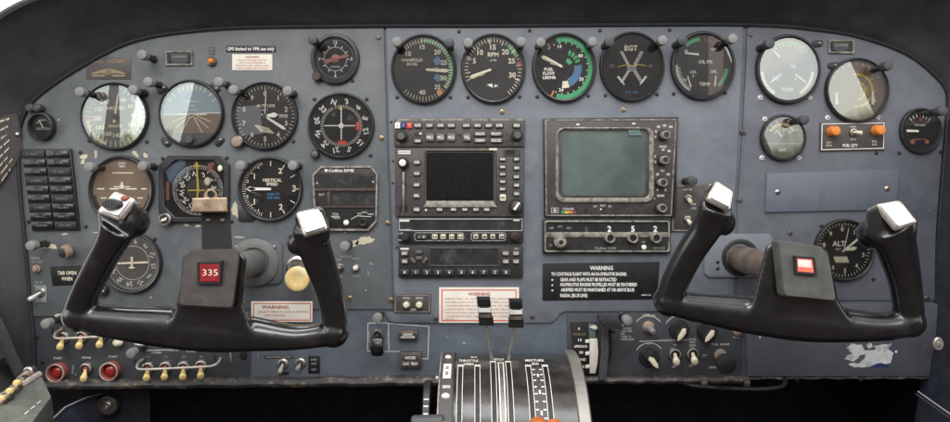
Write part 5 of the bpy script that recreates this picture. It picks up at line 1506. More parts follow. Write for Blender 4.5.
# narrow plate with two toggles by the right yoke
t = thing('switch_plate', 'narrow dark plate with two toggles between radar and right yoke', 'switch plate', 684, 208, W0)
part(t, 'plate', lambda mb: (mb.prism([(672.5, 184.5), (706, 184.5), (704, 232), (670, 231.5)], W0, W0 + 1.6, 'radio', .3), mb.ring([(673.3, 185.3), (705, 185.3), (703, 231), (671, 230.6)], [(674.3, 186.3), (704, 186.3), (702, 230), (672, 229.6)], W0 + 1.5, W0 + 2, 'radio_edge', .1), mb.textw('HEATER', 686.5, 189.6, 2.0, 'text', W0 + 1.8, 9), mb.textw('FAN', 692, 204, 2, 'text', W0 + 1.8, 5), mb.textw('LOW', 692.5, 208, 2, 'text', W0 + 1.8, 5)))
for x, y in ((686.5, 198), (686, 219)):
    col_ = part(t, 'toggle_collar', lambda mb: bat_toggle(mb, x, y, W0 + 1.5, 0, 0, 0, 0, 0, 'steel_dark', rc=4.2))
    part(t, 'toggle_lever', lambda mb: lever(mb, x, y, W0 + 1.5, .5, 3.6, 9, 1.4, 2.2, 'ivory'), col_)

# two-knob plate left of the red bordered placard
t = thing('dimmer_plate', 'small dark plate with two cream dimmer knobs under the transponder', 'dimmer plate', 411, 303, W0)
part(t, 'plate', lambda mb: (mb.box(394.6, 293.6, 430.8, 312.4, W0, W0 + 1.5, 'plaque', .3), mb.ring(rrect(395.4, 294.4, 430, 311.6), rrect(396.2, 295.2, 429.2, 310.8), W0 + 1.4, W0 + 1.9, 'radio_edge', .1), mb.textw('PANEL', 407, 297.4, 1.9, 'text', W0 + 1.7, 7), mb.textw('RADIO', 420, 297.4, 1.9, 'text', W0 + 1.7, 7), mb.textw('DIM', 413.5, 309, 1.9, 'text', W0 + 1.7, 5)))
for x in (407, 419.8):
    part(t, 'knob', lambda mb: (mb.lathe(x, 303.6, [(4.0, W0 + 1.4), (4.0, W0 + 4)], 'radio_edge', 20, knurl=.07), mb.lathe(x, 303.6, [(2.9, W0 + 4), (2.9, W0 + 8), (1.8, W0 + 9)], 'ivory', 16)))

# gear selector and annunciators
t = thing('gear_selector', 'black wheel shaped landing gear selector on a steel collar', 'gear lever', 378, 341, 0)
part(t, 'collar', lambda mb: mb.lathe(377.8, 334.5, [(6.6, 0), (6.6, 2), (5.6, 3.4), (4, 3.6), (3.8, 2)], 'steel', 24, mcap='placard'))
part(t, 'lever_arm', lambda mb: mb.tube([(377.8, 334.5, 1), (377.6, 338, 14), (377.2, 339, 22)], [2.4, 2.2, 2.2], 'steel_dark', 12))
q = at(377.7, 346, 26)
def wheel(mb):
    loops = []
    for u, r in ((-6.2, 4), (-6.2, 6.6), (-4.6, 8.2), (0, 8.8), (4.6, 8.2), (6.2, 6.6), (6.2, 4)):
        loops.append([(q[0] + u, q[1] + r * 1.15 * math.cos(2 * math.pi * i / 28), q[2] + r * math.sin(2 * math.pi * i / 28)) for i in range(28)])
    mb.loft(loops, 'black_gloss')
part(t, 'wheel_knob', wheel)
for pts, lab, l1, l2, nm in (([(398.8, 329.5), (418.2, 329.5), (418.2, 338.8), (398.8, 338.8)], 'small bronze caption light reading GEAR UNLOCKED', 'GEAR', 'UNLOCKED', 0), ([(400.5, 351), (421.5, 351), (421.5, 366.8), (400.5, 366.8)], 'bronze caption light with three words NOSE LH RH below GEAR UNLOCKED', 'NOSE', 'LH  RH', 1)):
    cx, cy = sum(p[0] for p in pts) / 4, sum(p[1] for p in pts) / 4
    t = thing('caption_light', lab, 'caption light', cx, cy, 0, 'bronze caption lights by the gear selector')
    hs = part(t, 'housing', lambda mb: mb.prism(pts, 0, 6, 'steel_dark', .8))
    ip = inset(pts, 2)
    part(t, 'lens', lambda mb: (mb.prism([ip[0], ip[1], (ip[1][0], cy - .4), (ip[0][0], cy - .4)], 5.9, 7.4, 'plaque', .4), mb.prism([(ip[0][0], cy + .4), (ip[1][0], cy + .4), ip[2], ip[3]], 5.9, 7.4, 'plaque', .4),
                                mb.textw(l1, cx, (ip[0][1] + cy) / 2, 2.6 if nm else 2.0, 'text', 7.6, 10, bold=True), mb.textw(l2, cx, (ip[2][1] + cy) / 2, 2.6 if nm else 2.0, 'text', 7.6, 14, bold=True)), hs)

# ---- guarded toggles, push lights and other switches of the lower strip
def bat_builder():
    t = thing('toggle_switch', '-', 'switch', CX, VY)
    mb = MB(); mb.lathe(0, 0, [(6.6, 0), (6.6, 1.6), (5.6, 3.2), (4.2, 3.6), (3.9, 1.5)], 'steel', 24, mcap='screw_dark'); mb.build('collar', t)
    mb = MB(); mb.lathe(0, 0, [(2.6, .6), (2.2, 4), (1.6, 5)], 'red_dim', 14); mb.build('lever_boot', t)
    mb = MB(); lever(mb, 0, 0, .8, 5.5, 7.2, 16, 1.5, 3.4, 'bat'); mb.build('lever', t)
    return t
for x, y, lab in ((64.5, 337, 'yellow tipped guarded switch, first of the three under left yoke'), (83, 336, 'yellow tipped guarded switch, middle of the three under left yoke'), (103, 335, 'yellow tipped guarded switch, last of the three under left yoke'),
                  (149, 367.4, 'yellow tipped guarded switch, first of the four in a row'), (166.5, 366.6, 'yellow tipped guarded switch, second of the four in a row'), (184.5, 366.4, 'yellow tipped guarded switch, third of the four in a row'), (202, 365.4, 'yellow tipped guarded switch, last of the four in a row')):
    repeat('bat', bat_builder, x, y, .9, lab, 'yellow tipped guarded toggle switches')
t = repeat('bat', bat_builder, 87.5, 368, .9, 'single yellow tipped switch between the two red push lights', 'yellow tipped guarded toggle switches')
def guard(x0, x1, y, yb, lab):
    t = thing('switch_guard', lab, 'guard bar', (x0 + x1) / 2, y, .9, 'metal guard bars over switch rows')
    k = (D - 15) / D
    xa, xb = CX + (x0 - CX) * k, CX + (x1 - CX) * k
    ya = VY + (y - VY) * k; yc = VY + (yb - VY) * k
    part(t, 'bar', lambda mb: mb.tube(smooth([(xa + 1, ya - 4, .5), (xa, ya - 2, 9), (xa + 2, ya + 1.5, 14), (xa + 9, ya + 2.4, 15), ((xa + xb) / 2, (ya + yc) / 2 + 2.2, 15), (xb - 9, yc + 1.6, 15), (xb - 2, yc + .5, 14), (xb, yc - 1, 9), (xb - 1, yc - 3, .5)], 4), 1.3, 'silver_worn', 10))
    for x, yy in ((x0 + 1, y - 5), (x1 - 1, yb - 7)):
        part(t, 'slot', lambda mb: mb.box(x - .8, yy - 3, x + .8, yy + 2.5, .6, 1.15, 'placard'))
guard(52, 116, 336, 334.5, 'bent metal guard bar across the three switches under left yoke')
guard(135, 216, 367, 365, 'bent metal guard bar across the row of four switches')
def red_builder():
    t = thing('push_light', '-', 'push light', CX, VY)
    mb = MB(); mb.lathe(0, 0, [(9.2, -.2), (9.2, 6), (8.8, 7.4), (7.4, 7.6), (6.8, 6), (6.6, 2)], 'red_dim', 30, mcap='placard'); mb.build('shroud', t)
    mb = MB(); mb.lathe(0, 0, [(5.6, 1.5), (5.4, 4), (4.4, 5.2), (2, 5.8)], 'red_lamp', 24); mb.build('button', t)
    mb = MB(); mb.ring([(9.3 * math.sin(a * .21), 9.3 * math.cos(a * .21)) for a in range(30)], [(8.0 * math.sin(a * .21), 8.0 * math.cos(a * .21)) for a in range(30)], 7.2, 7.9, 'silver_worn', .2); mb.build('rim', t)
    return t
repeat('redlight', red_builder, 59.8, 371, .9, 'red START push button light, the left one of two', 'red push lights under the left yoke')
repeat('redlight', red_builder, 112.8, 369.6, .9, 'red START push button light, the right one of two', 'red push lights under the left yoke')
t = thing('push_button', 'small ivory push button right of the three guarded switches', 'button', 122, 341.5, .9)
part(t, 'button', lambda mb: mb.ball(121, 341.4, 6, 5, 4, 4.4, 'ivory', 18, 10))
part(t, 'stem', lambda mb: mb.tube([(122, 341.6, .5), (121, 341.5, 4)], 2.6, 'steel_dark', 12))
t = thing('lever_tip', 'small pale lever tip just under left yoke edge', 'switch', 142, 343.4, .9)
part(t, 'tip', lambda mb: mb.tube([(137, 342.6, 5), (140, 343, 6), (144, 343.8, 6), (146, 344.2, 5)], [1.0, 1.8, 1.6, .8], 'silver_worn', 12))
part(t, 'pivot', lambda mb: mb.tube([(145, 344, .5), (144.4, 343.9, 6)], 1.2, 'steel_dark', 10))
def steel_toggle(x, y, lab, dy, w=.05):
    t = thing('toggle_switch', lab, 'switch', x, y, w, 'steel toggle switches below left yoke')
    part(t, 'collar', lambda mb: bat_toggle(mb, x, y, w, 0, 0, 0, 0, 0, 'brass', rc=5.6))
    part(t, 'lever', lambda mb: lever(mb, x, y, w, 0, dy, 13, 1.5, 2.3, 'silver_worn'))
steel_toggle(283, 364, 'left one of two steel toggle switches below left yoke', 5.5)
steel_toggle(300.5, 363.5, 'right one of two steel toggle switches below left yoke', 2.5)
t = thing('toggle_base_label', 'tiny dark tab just under the left steel toggle switch', 'label', 284, 373, .05)
part(t, 'tab', lambda mb: mb.box(279, 371.6, 289, 375, 0, .5, 'placard', .1))
t = thing('plug_hole', 'black oval hole below left yoke hub', 'hole', 244, 355.5, .9)
part(t, 'rim', lambda mb: mb.lathe(243.8, 355.5, [(4.2, 0), (4.2, .9), (3.4, 1.1)], 'placard', 20, 1.1))
# left column items
t = thing('rotary_control', 'tan rimmed black knob right of the torn paint at far left', 'knob', 66, 251, W0)
q = at(63.5, 253, 20)
part(t, 'sleeve', lambda mb: mb.tube([(67.5, 250, W0), (q[0] + .8, q[1] - .4, 18), (q[0], q[1], 20)], [6, 6.4, 5.6], 'rubber_tan', 20))
part(t, 'cap', lambda mb: mb.lathe(q[0], q[1], [(4.6, 19.6), (4.4, 20.6), (3, 21)], 'black', 18))
t = thing('push_button', 'tiny tan push button under the PRESS TO TEST legend', 'button', 38.5, 268.5, W0)
part(t, 'button', lambda mb: mb.lathe(38.5, 268.5, [(4, W0), (4, W0 + 2), (2.6, W0 + 2.4), (2.4, W0 + 4.5), (1.4, W0 + 5)], 'rubber_tan', 18))
t = thing('toggle_switch', 'silver bat toggle under the crossover legend at far left', 'switch', 42.5, 293, W0)
part(t, 'collar', lambda mb: bat_toggle(mb, 42.5, 292, W0, 0, 0, 0, 0, 0, 'steel', rc=4.8))
part(t, 'plate', lambda mb: mb.box(37, 286.5, 48, 302, W0, W0 + .5, 'grey_paint', .1, 1))
part(t, 'lever', lambda mb: lever(mb, 42.5, 292, W0, -4.5, 5.5, 13, 1.4, 2.4, 'silver_plate'))
# switches by the DME
for x, y, r, m, lab in ((356.5, 267.5, 3.8, 'silver_plate', 'silver domed push button below the distance readout unit'), (340.5, 267.5, 4.2, 'steel_dark', 'dull steel toggle collar beside the right horn of left yoke')):
    t = thing('push_button', lab, 'button', x, y, W0)
    part(t, 'collar', lambda mb: mb.lathe(x, y, [(r, W0), (r, W0 + 1.4), (r * .8, W0 + 2)], 'steel_dark', 18))
    part(t, 'cap', lambda mb: mb.lathe(x, y, [(r * .74, W0 + 1.5), (r * .74, W0 + 5), (r * .5, W0 + 6.4), (r * .2, W0 + 6.8)], m, 18))
# cream pull knob seen through the yoke
q = at(297, 279, 34)
t = thing('pull_control', 'round cream pull knob seen through right opening of left yoke', 'knob', 297, 268, W0)
part(t, 'collar', lambda mb: mb.lathe(299, 267, [(11.5, W0), (11.5, W0 + 4), (9, W0 + 5), (8, W0 + 4)], 'steel', 26))
part(t, 'shaft', lambda mb: mb.tube([(299, 268.5, W0), (q[0], q[1], 30)], 4.5, 'steel_dark', 16))
def knobshape(mb):
    ax = Vector((299 - q[0], -(268.5 - q[1]), W0 - 34)).normalized()
    prof = [(4.5, -9), (9, -7), (11.6, -3.5), (12, -1), (11.4, .8), (9.5, 1.6), (6, .9), (2.5, .4)]
    mb.lathe(q[0], q[1], [(r, 34 + h) for r, h in prof], 'cream', 30)
part(t, 'knob', knobshape)

# ---- right of the quadrant
def rot_knob(x, y, ang, lab):
    t = thing('dimmer_control', lab, 'knob', x, y, 1.4, 'black rotary light knobs')
    part(t, 'skirt', lambda mb: mb.lathe(x, y, [(10, 1.3), (10, 3), (9.2, 4.4), (7.6, 4.8)], 'black', 30))
    a = math.radians(ang)
    def g(mb):
        c, s_ = math.cos(a), math.sin(a)
        pts = [(-4.2, -8), (4.2, -8), (4.6, 4), (1.6, 9.4), (-1.6, 9.4), (-4.6, 4)]
        P = [(x + u * c - v * s_, y + u * s_ + v * c) for u, v in pts]
        mb.prism(P, 4.5, 15, 'black', 1.2)
    gp = part(t, 'grip', g)
    def ptr(mb):
        c, s_ = math.cos(a), math.sin(a)
        pts = [(-2.6, -3), (0, -5), (2.8, -1), (2.4, 6), (.4, 9.6), (-1.8, 6)]
        mb.prism([(x + u * c - v * s_, y + u * s_ + v * c) for u, v in pts], 14.9, 15.8, 'ivory', .3)
    part(t, 'pointer', ptr, gp)
rot_knob(678.5, 329.5, 35, 'black knob with ivory pointer, left one partly under right yoke')
rot_knob(706, 331, 40, 'black knob with ivory pointer, right one partly under right yoke')
rot_knob(648.5, 357, -35, 'black knob with ivory pointer, lower one below the rudder trim knob')
t = thing('trim_control', 'tan stemmed small trim knob above the lowest black rotary knob', 'knob', 648.5, 327.5, 1.4)
part(t, 'base', lambda mb: mb.lathe(648, 326.8, [(6.4, 1.3), (6.4, 3), (5, 5), (4, 6)], 'rubber_tan', 22, knurl=.05))
part(t, 'stem', lambda mb: mb.tube([(648, 326.8, 5), (649.4, 328.6, 14), (649.8, 329.2, 16)], [3.6, 2.8, 2.0], 'grey_cap', 14))
def ivo_builder():
    t = thing('toggle_switch', '-', 'switch', CX, VY)
    mb = MB(); mb.lathe(0, 0, [(7, -.2), (7, 1.6), (6, 3.2), (4.4, 3.6), (4, 1.5)], 'steel', 24, mcap='placard'); mb.build('collar', t)
    mb = MB(); lever(mb, 0, 0, .8, -2.5, 5.0, 16, 1.8, 3.6, 'ivory'); mb.build('lever', t)
    return t
repeat('ivo', ivo_builder, 674, 353.6, 1.4, 'left ivory tipped toggle right of the lowest rotary knob', 'ivory toggles below right yoke')
repeat('ivo', ivo_builder, 691.8, 353, 1.4, 'right ivory tipped toggle with the door legend above', 'ivory toggles below right yoke')
t = thing('pull_control', 'round black pull knob with tan bushing below right yoke', 'knob', 719, 354, 1.4)
part(t, 'bushing', lambda mb: mb.lathe(719.5, 354.6, [(6.2, 1.3), (6.2, 4), (5, 5.4), (2, 5.8)], 'rubber_tan', 22))
q2 = at(727, 364.5, 40)
part(t, 'shaft', lambda mb: mb.tube([(720, 355, 2), (q2[0], q2[1], 36)], 2.4, 'steel_dark', 12))
part(t, 'knob', lambda mb: mb.lathe(q2[0], q2[1], [(3, 28), (7, 30), (9, 34), (9.4, 38), (8.8, 40.5), (6, 41.6), (2, 42)], 'black', 30))
t = thing('indicator_light', 'small tan jewel light peeking out under right yoke', 'light', 736, 332, 1.4)
part(t, 'jewel', lambda mb: mb.lathe(736.5, 331.4, [(4.6, 1.3), (4.6, 3), (3.4, 5), (1.4, 5.8)], 'rubber_tan', 20))
t = thing('brake_pull', 'black handle bar tucked beneath the lower right panel edge', 'handle', 725, 384, 10)
part(t, 'bar', lambda mb: mb.tube(smooth([(676, 381, 0), (690, 382.4, 12), (720, 382.6, 20), (750, 383, 22), (774, 381.6, 18), (782, 377.5, 8)], 4), 2.2, 'black_gloss', 10, 1.2))
for x in (700, 742):
    part(t, 'bracket', lambda mb: mb.box(x - 3, 377, x + 3, 383, 8, 14, 'steel_dark', .6))

# flap indicator and lever
t = thing('flap_indicator', 'black flap scale with ivory stepped strip left of flap lever', 'flap scale', 582, 348, 2)
def fl(mb):
    mb.prism([(570, 322), (595, 322), (597, 372), (576, 373)], 1, 6, 'placard', .5)
    for s_, y, wd, m in (('0', 327.5, 2, 'text'), ('MANEUVER', 333, 13, 'plaque_gold'), ('15', 338.6, 3.6, 'text'), ('APPROACH', 345, 13, 'text'), ('30', 351, 4, 'text'), ('LAND', 358, 8, 'text'), ('45', 365, 4, 'text')):
        mb.textw(s_, 578 + (y - 327) * .09, y, 2.4, m, 6.2, wd, bold=True)
part(t, 'scale', fl)
def strip(mb):
    x0, x1 = 587.5, 593.5
    mb.prism([(x0, 322.5), (x1, 322.5), (x1 + 1.4, 336.5), (x0 + .5, 336.5)], 6, 7.4, 'cyan', .2)
    P = []
    ys = [337, 341, 341, 349.5, 349.5, 353, 353, 363.5, 363.5, 366.5, 366.5, 371.5]
    xs = [0, 0, -3.4, -3.4, 0, 0, 0, 0, -3, -3, 0, 0]
    left = []
    for k, (yy, dx) in enumerate(zip(ys, xs)):
        left.append((588.5 + (yy - 337) * .03 + dx * (1 if k in (2, 3, 8, 9) else 0), yy))
    right = [(597 - (yy - 350) ** 2 * .006, yy) for yy in (371.5, 362, 350, 337)]
    mb.prism(left[:2] + [(588.6, 371.5)] + right, 6, 7.5, 'paper', .2)
    for y0 in (338.5, 350.5, 363.5):
        mb.prism([(584.2, y0), (589.5, y0 - .6), (589.5, y0 + 2.6), (584.4, y0 + 3)], 6, 7.5, 'paper', .2)
part(t, 'strip', strip)
part(t, 'pointer', lambda mb: mb.prism([(588, 325.6), (594, 323.6), (596.5, 326), (594, 328.4)], 7.6, 9, 'ivory', .3))
t = thing('flap_lever', 'grey flap lever arm with flat black handle right of flap scale', 'flap lever', 603, 345, 2)
part(t, 'quadrant_plate', lambda mb: mb.loft([[(x, y, 1) for x, y in [(597, 313), (606, 313), (609, 322), (609.4, 350), (606, 376.5), (597, 377), (600, 352), (599.5, 330)]], [(CX + (x - CX) * .985, VY + (y - VY) * .985, 22) for x, y in [(597, 313), (604.5, 313), (606, 322), (606.4, 350), (604, 376.5), (597, 377), (600, 352), (599.5, 330)]]], 'grey_dark'))
part(t, 'slot', lambda mb: mb.prism([(606.8, 331), (611, 331), (611.4, 352), (609.6, 362), (607.6, 362), (608, 350)], 1.4, 2.0, 'placard'))
h = [at(x, y, 40) for x, y in ((602, 322.5), (607, 320.4), (621, 323.4), (622.5, 327), (621, 329), (606, 328.6), (602.4, 326.4))]
part(t, 'handle', lambda mb: mb.loft([[(x, y, 28) for x, y, w in h], [(x, y, 40) for x, y, w in h], [(x, y, 42) for x, y in inset([(p[0], p[1]) for p in h], .8)]], 'black'))
part(t, 'arm', lambda mb: mb.tube([(608.5, 330, 2), (608, 326, 30)], 2.0, 'black', 10))
# ---------------------------------------------------------------- control yokes
def moulded(mb, name, parent, voxel=1.35, it=11, m='yoke'):
    """fuse the rough shapes of a builder into one continuous moulded skin"""
    me = mb.mesh('rough')
    ob = bpy.data.objects.new('rough', me)
    C.objects.link(ob)
    r = ob.modifiers.new('r', 'REMESH'); r.mode = 'VOXEL'; r.voxel_size = voxel * S
    s_ = ob.modifiers.new('s', 'SMOOTH'); s_.factor = .5; s_.iterations = it
    dg = bpy.context.evaluated_depsgraph_get(); dg.update()
    out = bpy.data.meshes.new_from_object(ob.evaluated_get(dg))
    bpy.data.objects.remove(ob)
    bpy.data.meshes.remove(me)
    out.name = name
    out.materials.clear(); out.materials.append(M[m])
    out.polygons.foreach_set('material_index', [0] * len(out.polygons))
    out.polygons.foreach_set('use_smooth', [True] * len(out.polygons))
    o = bpy.data.objects.new(name, out)
    C.objects.link(o)
    o.parent = parent
    return o

def AT(pts):
    """photo-located points with depth (x, y, w, ...) -> panel coordinates, widths scaled alike"""
    out = []
    for p in pts:
        k = (D - p[2]) / D
        out.append(at(p[0], p[1], p[2]) + tuple(q * k for q in p[3:]))
    return out

def ribbon(path, n=5):
    return smooth(AT(path), n)

# --- left yoke
YW = 132
o_l = at(212, 320, YW)
yl = thing('control_yoke', 'black left control yoke with red 335 badge window on its hub', 'control yoke', *o_l, 'control yokes')
mb = MB(*o_l)
mb.sweep(ribbon([(119, 226, 160, 19, 14), (112, 242, 154, 15.5, 13), (101, 262, 146, 14, 13), (87, 290, 138, 13.5, 13), (80, 309, 133, 13.5, 14), (80, 320, 131, 14, 15)], 4), 'yoke')
mb.sweep(ribbon([(78, 315, 132, 12, 14), (96, 319.5, 131, 15.5, 15), (130, 323.5, 130, 18, 16), (165, 327, 130, 20.5, 17), (212, 331, 130, 21, 18), (258, 334.5, 130, 16.5, 17), (300, 337.5, 130, 12, 15), (335, 332.5, 131, 12.5, 14)], 4), 'yoke')
mb.sweep(ribbon([(335, 333, 131, 12.5, 14), (334, 312, 134, 12.8, 13), (327.5, 285, 140, 14, 13), (319, 260, 147, 15.8, 14), (312, 238, 155, 17, 14), (309, 226, 160, 16.5, 14)], 4), 'yoke')
# hub block and its flanks
def block(pts_front, wf, pts_back, wb):
    mb.loft([[at(x, y, wb) for x, y in pts_back], [at(x, y, (wf + wb) / 2 + 6) for x, y in pts_front], [at(x, y, wf) for x, y in pts_front]], 'yoke')
block([(168, 330), (176, 308), (186, 257), (192, 251), (240, 252), (247, 258), (243, 302), (252, 332)], 144, [(170, 330), (178, 306), (190, 262), (196, 256), (236, 256), (243, 262), (240, 302), (250, 330)], 96)
# grip heads
block([(97, 213), (115, 192), (137, 200), (141, 206), (140, 222), (132, 238), (108, 242), (98, 228)], 164, [(103, 222), (118, 205), (134, 208), (138, 214), (136, 226), (128, 240), (110, 244), (102, 234)], 138)
mb.ball(*AT([(134, 222, 152)])[0], 11.5, 13, 14, 'yoke')
block([(294.5, 216), (297, 211), (319, 206), (324, 208), (330.5, 228), (330, 240), (306, 246), (298, 238)], 165, [(300, 222), (320, 216), (326, 234), (325, 246), (308, 250), (301, 240), (300, 234), (299.5, 228)], 138)
mb.ball(*AT([(298, 243, 152)])[0], 8.5, 10, 12, 'yoke')
mb.ball(*AT([(334, 332.5, 131)])[0], 12.5, 12.5, 14, 'yoke')
mb.ball(*AT([(80, 316, 131)])[0], 13.5, 13, 15, 'yoke')
moulded(mb, 'body', yl)
def pad(t, name, pts, m, h=3., b=.8, under=None):
    """flat plate standing on points (x, y, w)"""
    P = [at(*p) for p in pts]
    V = [Vector((p[0], -p[1], p[2])) for p in P]
    n = (V[1] - V[0]).cross(V[2] - V[1]).normalized()
    if n.z < 0:
        n = -n
    c = sum(V, Vector()) / len(V)
    def lp(d, s_):
        return [((c + (v - c) * s_ + n * d).x, -(c + (v - c) * s_ + n * d).y, (c + (v - c) * s_ + n * d).z) for v in V]
    sz = max((v - c).length for v in V)
    return part(t, name, lambda mb: mb.loft([lp(-h, 1), lp(h * .5, 1), lp(h, 1 - b / sz)], m), under)
def rounded(pts, r=.18, k=3):
    out = []
    n = len(pts)
    for i in range(n):
        a, b, c = Vector(pts[i - 1]), Vector(pts[i]), Vector(pts[(i + 1) % n])
        p0 = b + (a - b) * r; p1 = b + (c - b) * r
        for j in range(k + 1):
            t = j / k
            out.append(tuple((p0 * (1 - t) + b * t) * (1 - t) + (b * (1 - t) + p1 * t) * t))
    return out
gc0 = gc = pad(yl, 'grip_cap', rounded([(97.5, 212.5, 168), (115.5, 191.5, 160), (136.5, 200, 162), (120.5, 221, 171)], .14), 'silver_worn', 2.2, 1.2)
pad(yl, 'grip_plate', rounded([(101.5, 212, 169.6), (115.8, 194.5, 162.2), (132.5, 201, 164), (119.5, 217.8, 172.2)], .12), 'silver_plate', 2.6, .6, gc)
q = at(113.5, 204.5, 170)
part(yl, 'trim_button', lambda mb: (mb.lathe(q[0] + .6, q[1] + .8, [(6.6, q[2] - 3), (6.4, q[2]), (5, q[2] + 1)], 'black', 24, .66), mb.lathe(q[0] - .4, q[1] - .6, [(6.0, q[2] + .5), (7.0, q[2] + 1.8), (6.8, q[2] + 4), (6, q[2] + 4.8)], 'grey_dark', 26, .58), [mb.box(q[0] - 4.8 + 2.5 * k, q[1] - 2.6, q[0] - 3.8 + 2.5 * k, q[1] + 1.4, q[2] + 4.6, q[2] + 5.3, 'grey_dark') for k in range(4)]), gc0)
q3 = at(125.5, 198.6, 165)
part(yl, 'push_button', lambda mb: mb.lathe(q3[0], q3[1], [(3.0, q3[2] - 1), (2.9, q3[2] + 2), (2.2, q3[2] + 3), (1, q3[2] + 3.3)], 'red_dim', 20, .8), gc0)
gc = pad(yl, 'grip_cap', rounded([(295.5, 213.5, 166), (320, 207.8, 161), (328.6, 229.5, 168), (304, 237, 173)], .12), 'silver_worn', 2.2, 1.0)
pad(yl, 'grip_plate', rounded([(297.6, 214.6, 168), (319, 209.6, 163.6), (326, 228, 169.6), (305.2, 234.4, 174.2)], .12), 'cap_plate', 2.6, .5, gc)
# hub cover with its badge window
HC = rounded([(183.5, 256, 148), (191.5, 249.6, 146), (236.5, 248.8, 146), (240.5, 254, 147), (233.5, 309, 151), (178.5, 306, 151)], .08)
hc = pad(yl, 'hub_cover', HC, 'yoke_cover', 4, 2.0)
part(yl, 'badge_window', lambda mb: mb.loft([[at(x, y, 153.5 + (y - 263) * .06) for x, y in ((199, 263.6), (220.5, 263), (219.6, 282), (199.6, 282))], [at(x, y, 156.5 + (y - 263) * .06) for x, y in ((199.6, 264), (220, 263.4), (219.2, 281.5), (200, 281.5))]], 'red_lit'), hc)
part(yl, 'badge_frame', lambda mb: mb.ring([at(x, y, 155)[:2] for x, y in ((197.5, 261.5), (222, 261), (221, 284), (198, 284))], [at(x, y, 155)[:2] for x, y in ((199.8, 264), (219.8, 263.4), (219, 281.4), (200.2, 281.4))], 152, 156.9, 'black_soft', .3), hc)
def badge(mb):
    c = at(210, 272.6, 158)
    mb.textw('335', c[0], c[1], 4.8, 'paper', 157.6, 12)
part(yl, 'badge_number', badge, hc)
# column shaft and its panel gland
part(yl, 'shaft', lambda mb: mb.tube([(254, 262, -4), (254, 262, 40), (254, 262, 130)], [13, 13, 13], 'gland_grey', 28))
t = thing('column_gland', 'rounded grey plate with disc where left yoke shaft meets panel', 'gland plate', 258, 262, .1)
pl_ = part(t, 'plate', lambda mb: mb.box(214, 240.5, 283.5, 284, 0, 4.2, 'panel_block', .6, 7))
part(t, 'disc', lambda mb: mb.lathe(256, 262, [(24, 4.1), (24, 5.6), (23, 6.4), (15, 6.6), (14.4, 5)], 'gland_grey', 40, cap1=False))
for x, y in ((238, 247), (269, 276.5), (275, 247)):
    part(t, 'screw', lambda mb: mb.lathe(x, y, [(2.4, 4), (2.4, 4.8), (1.4, 5.4)], 'steel_dark', 14), pl_)

# --- right yoke
o_r = at(803, 320, YW)
yr_ = thing('control_yoke', 'black right control yoke with plain lit window on its hub', 'control yoke', *o_r, 'control yokes')
mb = MB(*o_r)
mb.sweep(ribbon([(717, 207, 162, 17.5, 14), (706, 229, 154, 15, 13), (690.5, 252, 146, 14, 13), (677, 278, 138, 13.5, 13), (669, 297, 133, 13, 13.5), (668.5, 304, 131, 13, 14)], 4), 'yoke')
mb.sweep(ribbon([(667, 301, 132, 12, 14), (685, 305.5, 131, 14, 15), (715, 310, 130, 16.5, 16), (750, 315, 130, 19, 17), (803, 320.5, 130, 21, 18), (850, 325.5, 130, 16.5, 17), (885, 326.5, 130, 14, 15.5), (909, 322, 131, 13.5, 14)], 4), 'yoke')
mb.sweep(ribbon([(908.5, 324, 131, 13.5, 14), (908, 305, 134, 13.8, 13), (904.5, 280, 140, 15.2, 13), (898.5, 255, 148, 18.4, 14), (893, 236, 156, 21, 14), (890, 226, 160, 21, 14)], 4), 'yoke')
block([(748, 318), (757, 284), (766, 246), (775, 241), (821, 246), (829, 252), (838, 300), (852, 322)], 144, [(752, 318), (762, 284), (772, 252), (780, 248), (816, 252), (824, 257), (832, 300), (845, 322)], 96)
block([(707.5, 184), (713, 181.5), (731, 192), (733, 196), (731, 214), (722, 226), (700, 216), (702, 200)], 165, [(710, 192), (716, 190), (728, 198), (730, 206), (728, 220), (720, 230), (704, 222), (706, 208)], 138)
mb.ball(*AT([(724, 222, 152)])[0], 8.5, 11, 12, 'yoke')
block([(867, 209), (876, 204), (899, 201), (904, 204), (917.5, 222), (917, 236), (884, 246), (864, 236)], 165, [(872, 218), (880, 212), (898, 209), (904, 214), (912, 230), (910, 244), (884, 250), (868, 240)], 138)
mb.ball(*AT([(870, 234, 152)])[0], 9, 12, 12, 'yoke')
mb.ball(*AT([(908, 322, 131)])[0], 13, 13, 14, 'yoke')
mb.ball(*AT([(669, 301, 131)])[0], 13, 13, 14, 'yoke')
moulded(mb, 'body', yr_)
gc = pad(yr_, 'grip_cap', rounded([(706.2, 199.6, 170), (715, 181.2, 162), (732.4, 192.4, 164), (729.8, 211.6, 171)], .12), 'silver_worn', 2.2, 1.0)
pad(yr_, 'grip_plate', rounded([(708.6, 199, 172), (715.8, 184.2, 164.6), (730, 193.4, 166.4), (728, 208.8, 172.6)], .12), 'cap_plate', 2.6, .5, gc)
gc = pad(yr_, 'grip_cap', rounded([(874.5, 205, 163), (898.5, 201, 161), (916.8, 223.4, 168), (896, 230.6, 173)], .12), 'silver_worn', 2.2, 1.0)
pad(yr_, 'grip_plate', rounded([(877.6, 206, 165), (897.6, 202.8, 163.4), (914, 222.8, 169.6), (896.6, 228.4, 174.2)], .12), 'cap_plate', 2.6, .5, gc)
hc = pad(yr_, 'hub_cover', rounded([(774.5, 241, 148), (780, 240.4, 147), (818, 246.6, 147), (825.5, 252.6, 147), (834, 302, 151), (780.5, 296.6, 151)], .08), 'yoke_cover_grey', 4, 2.0)
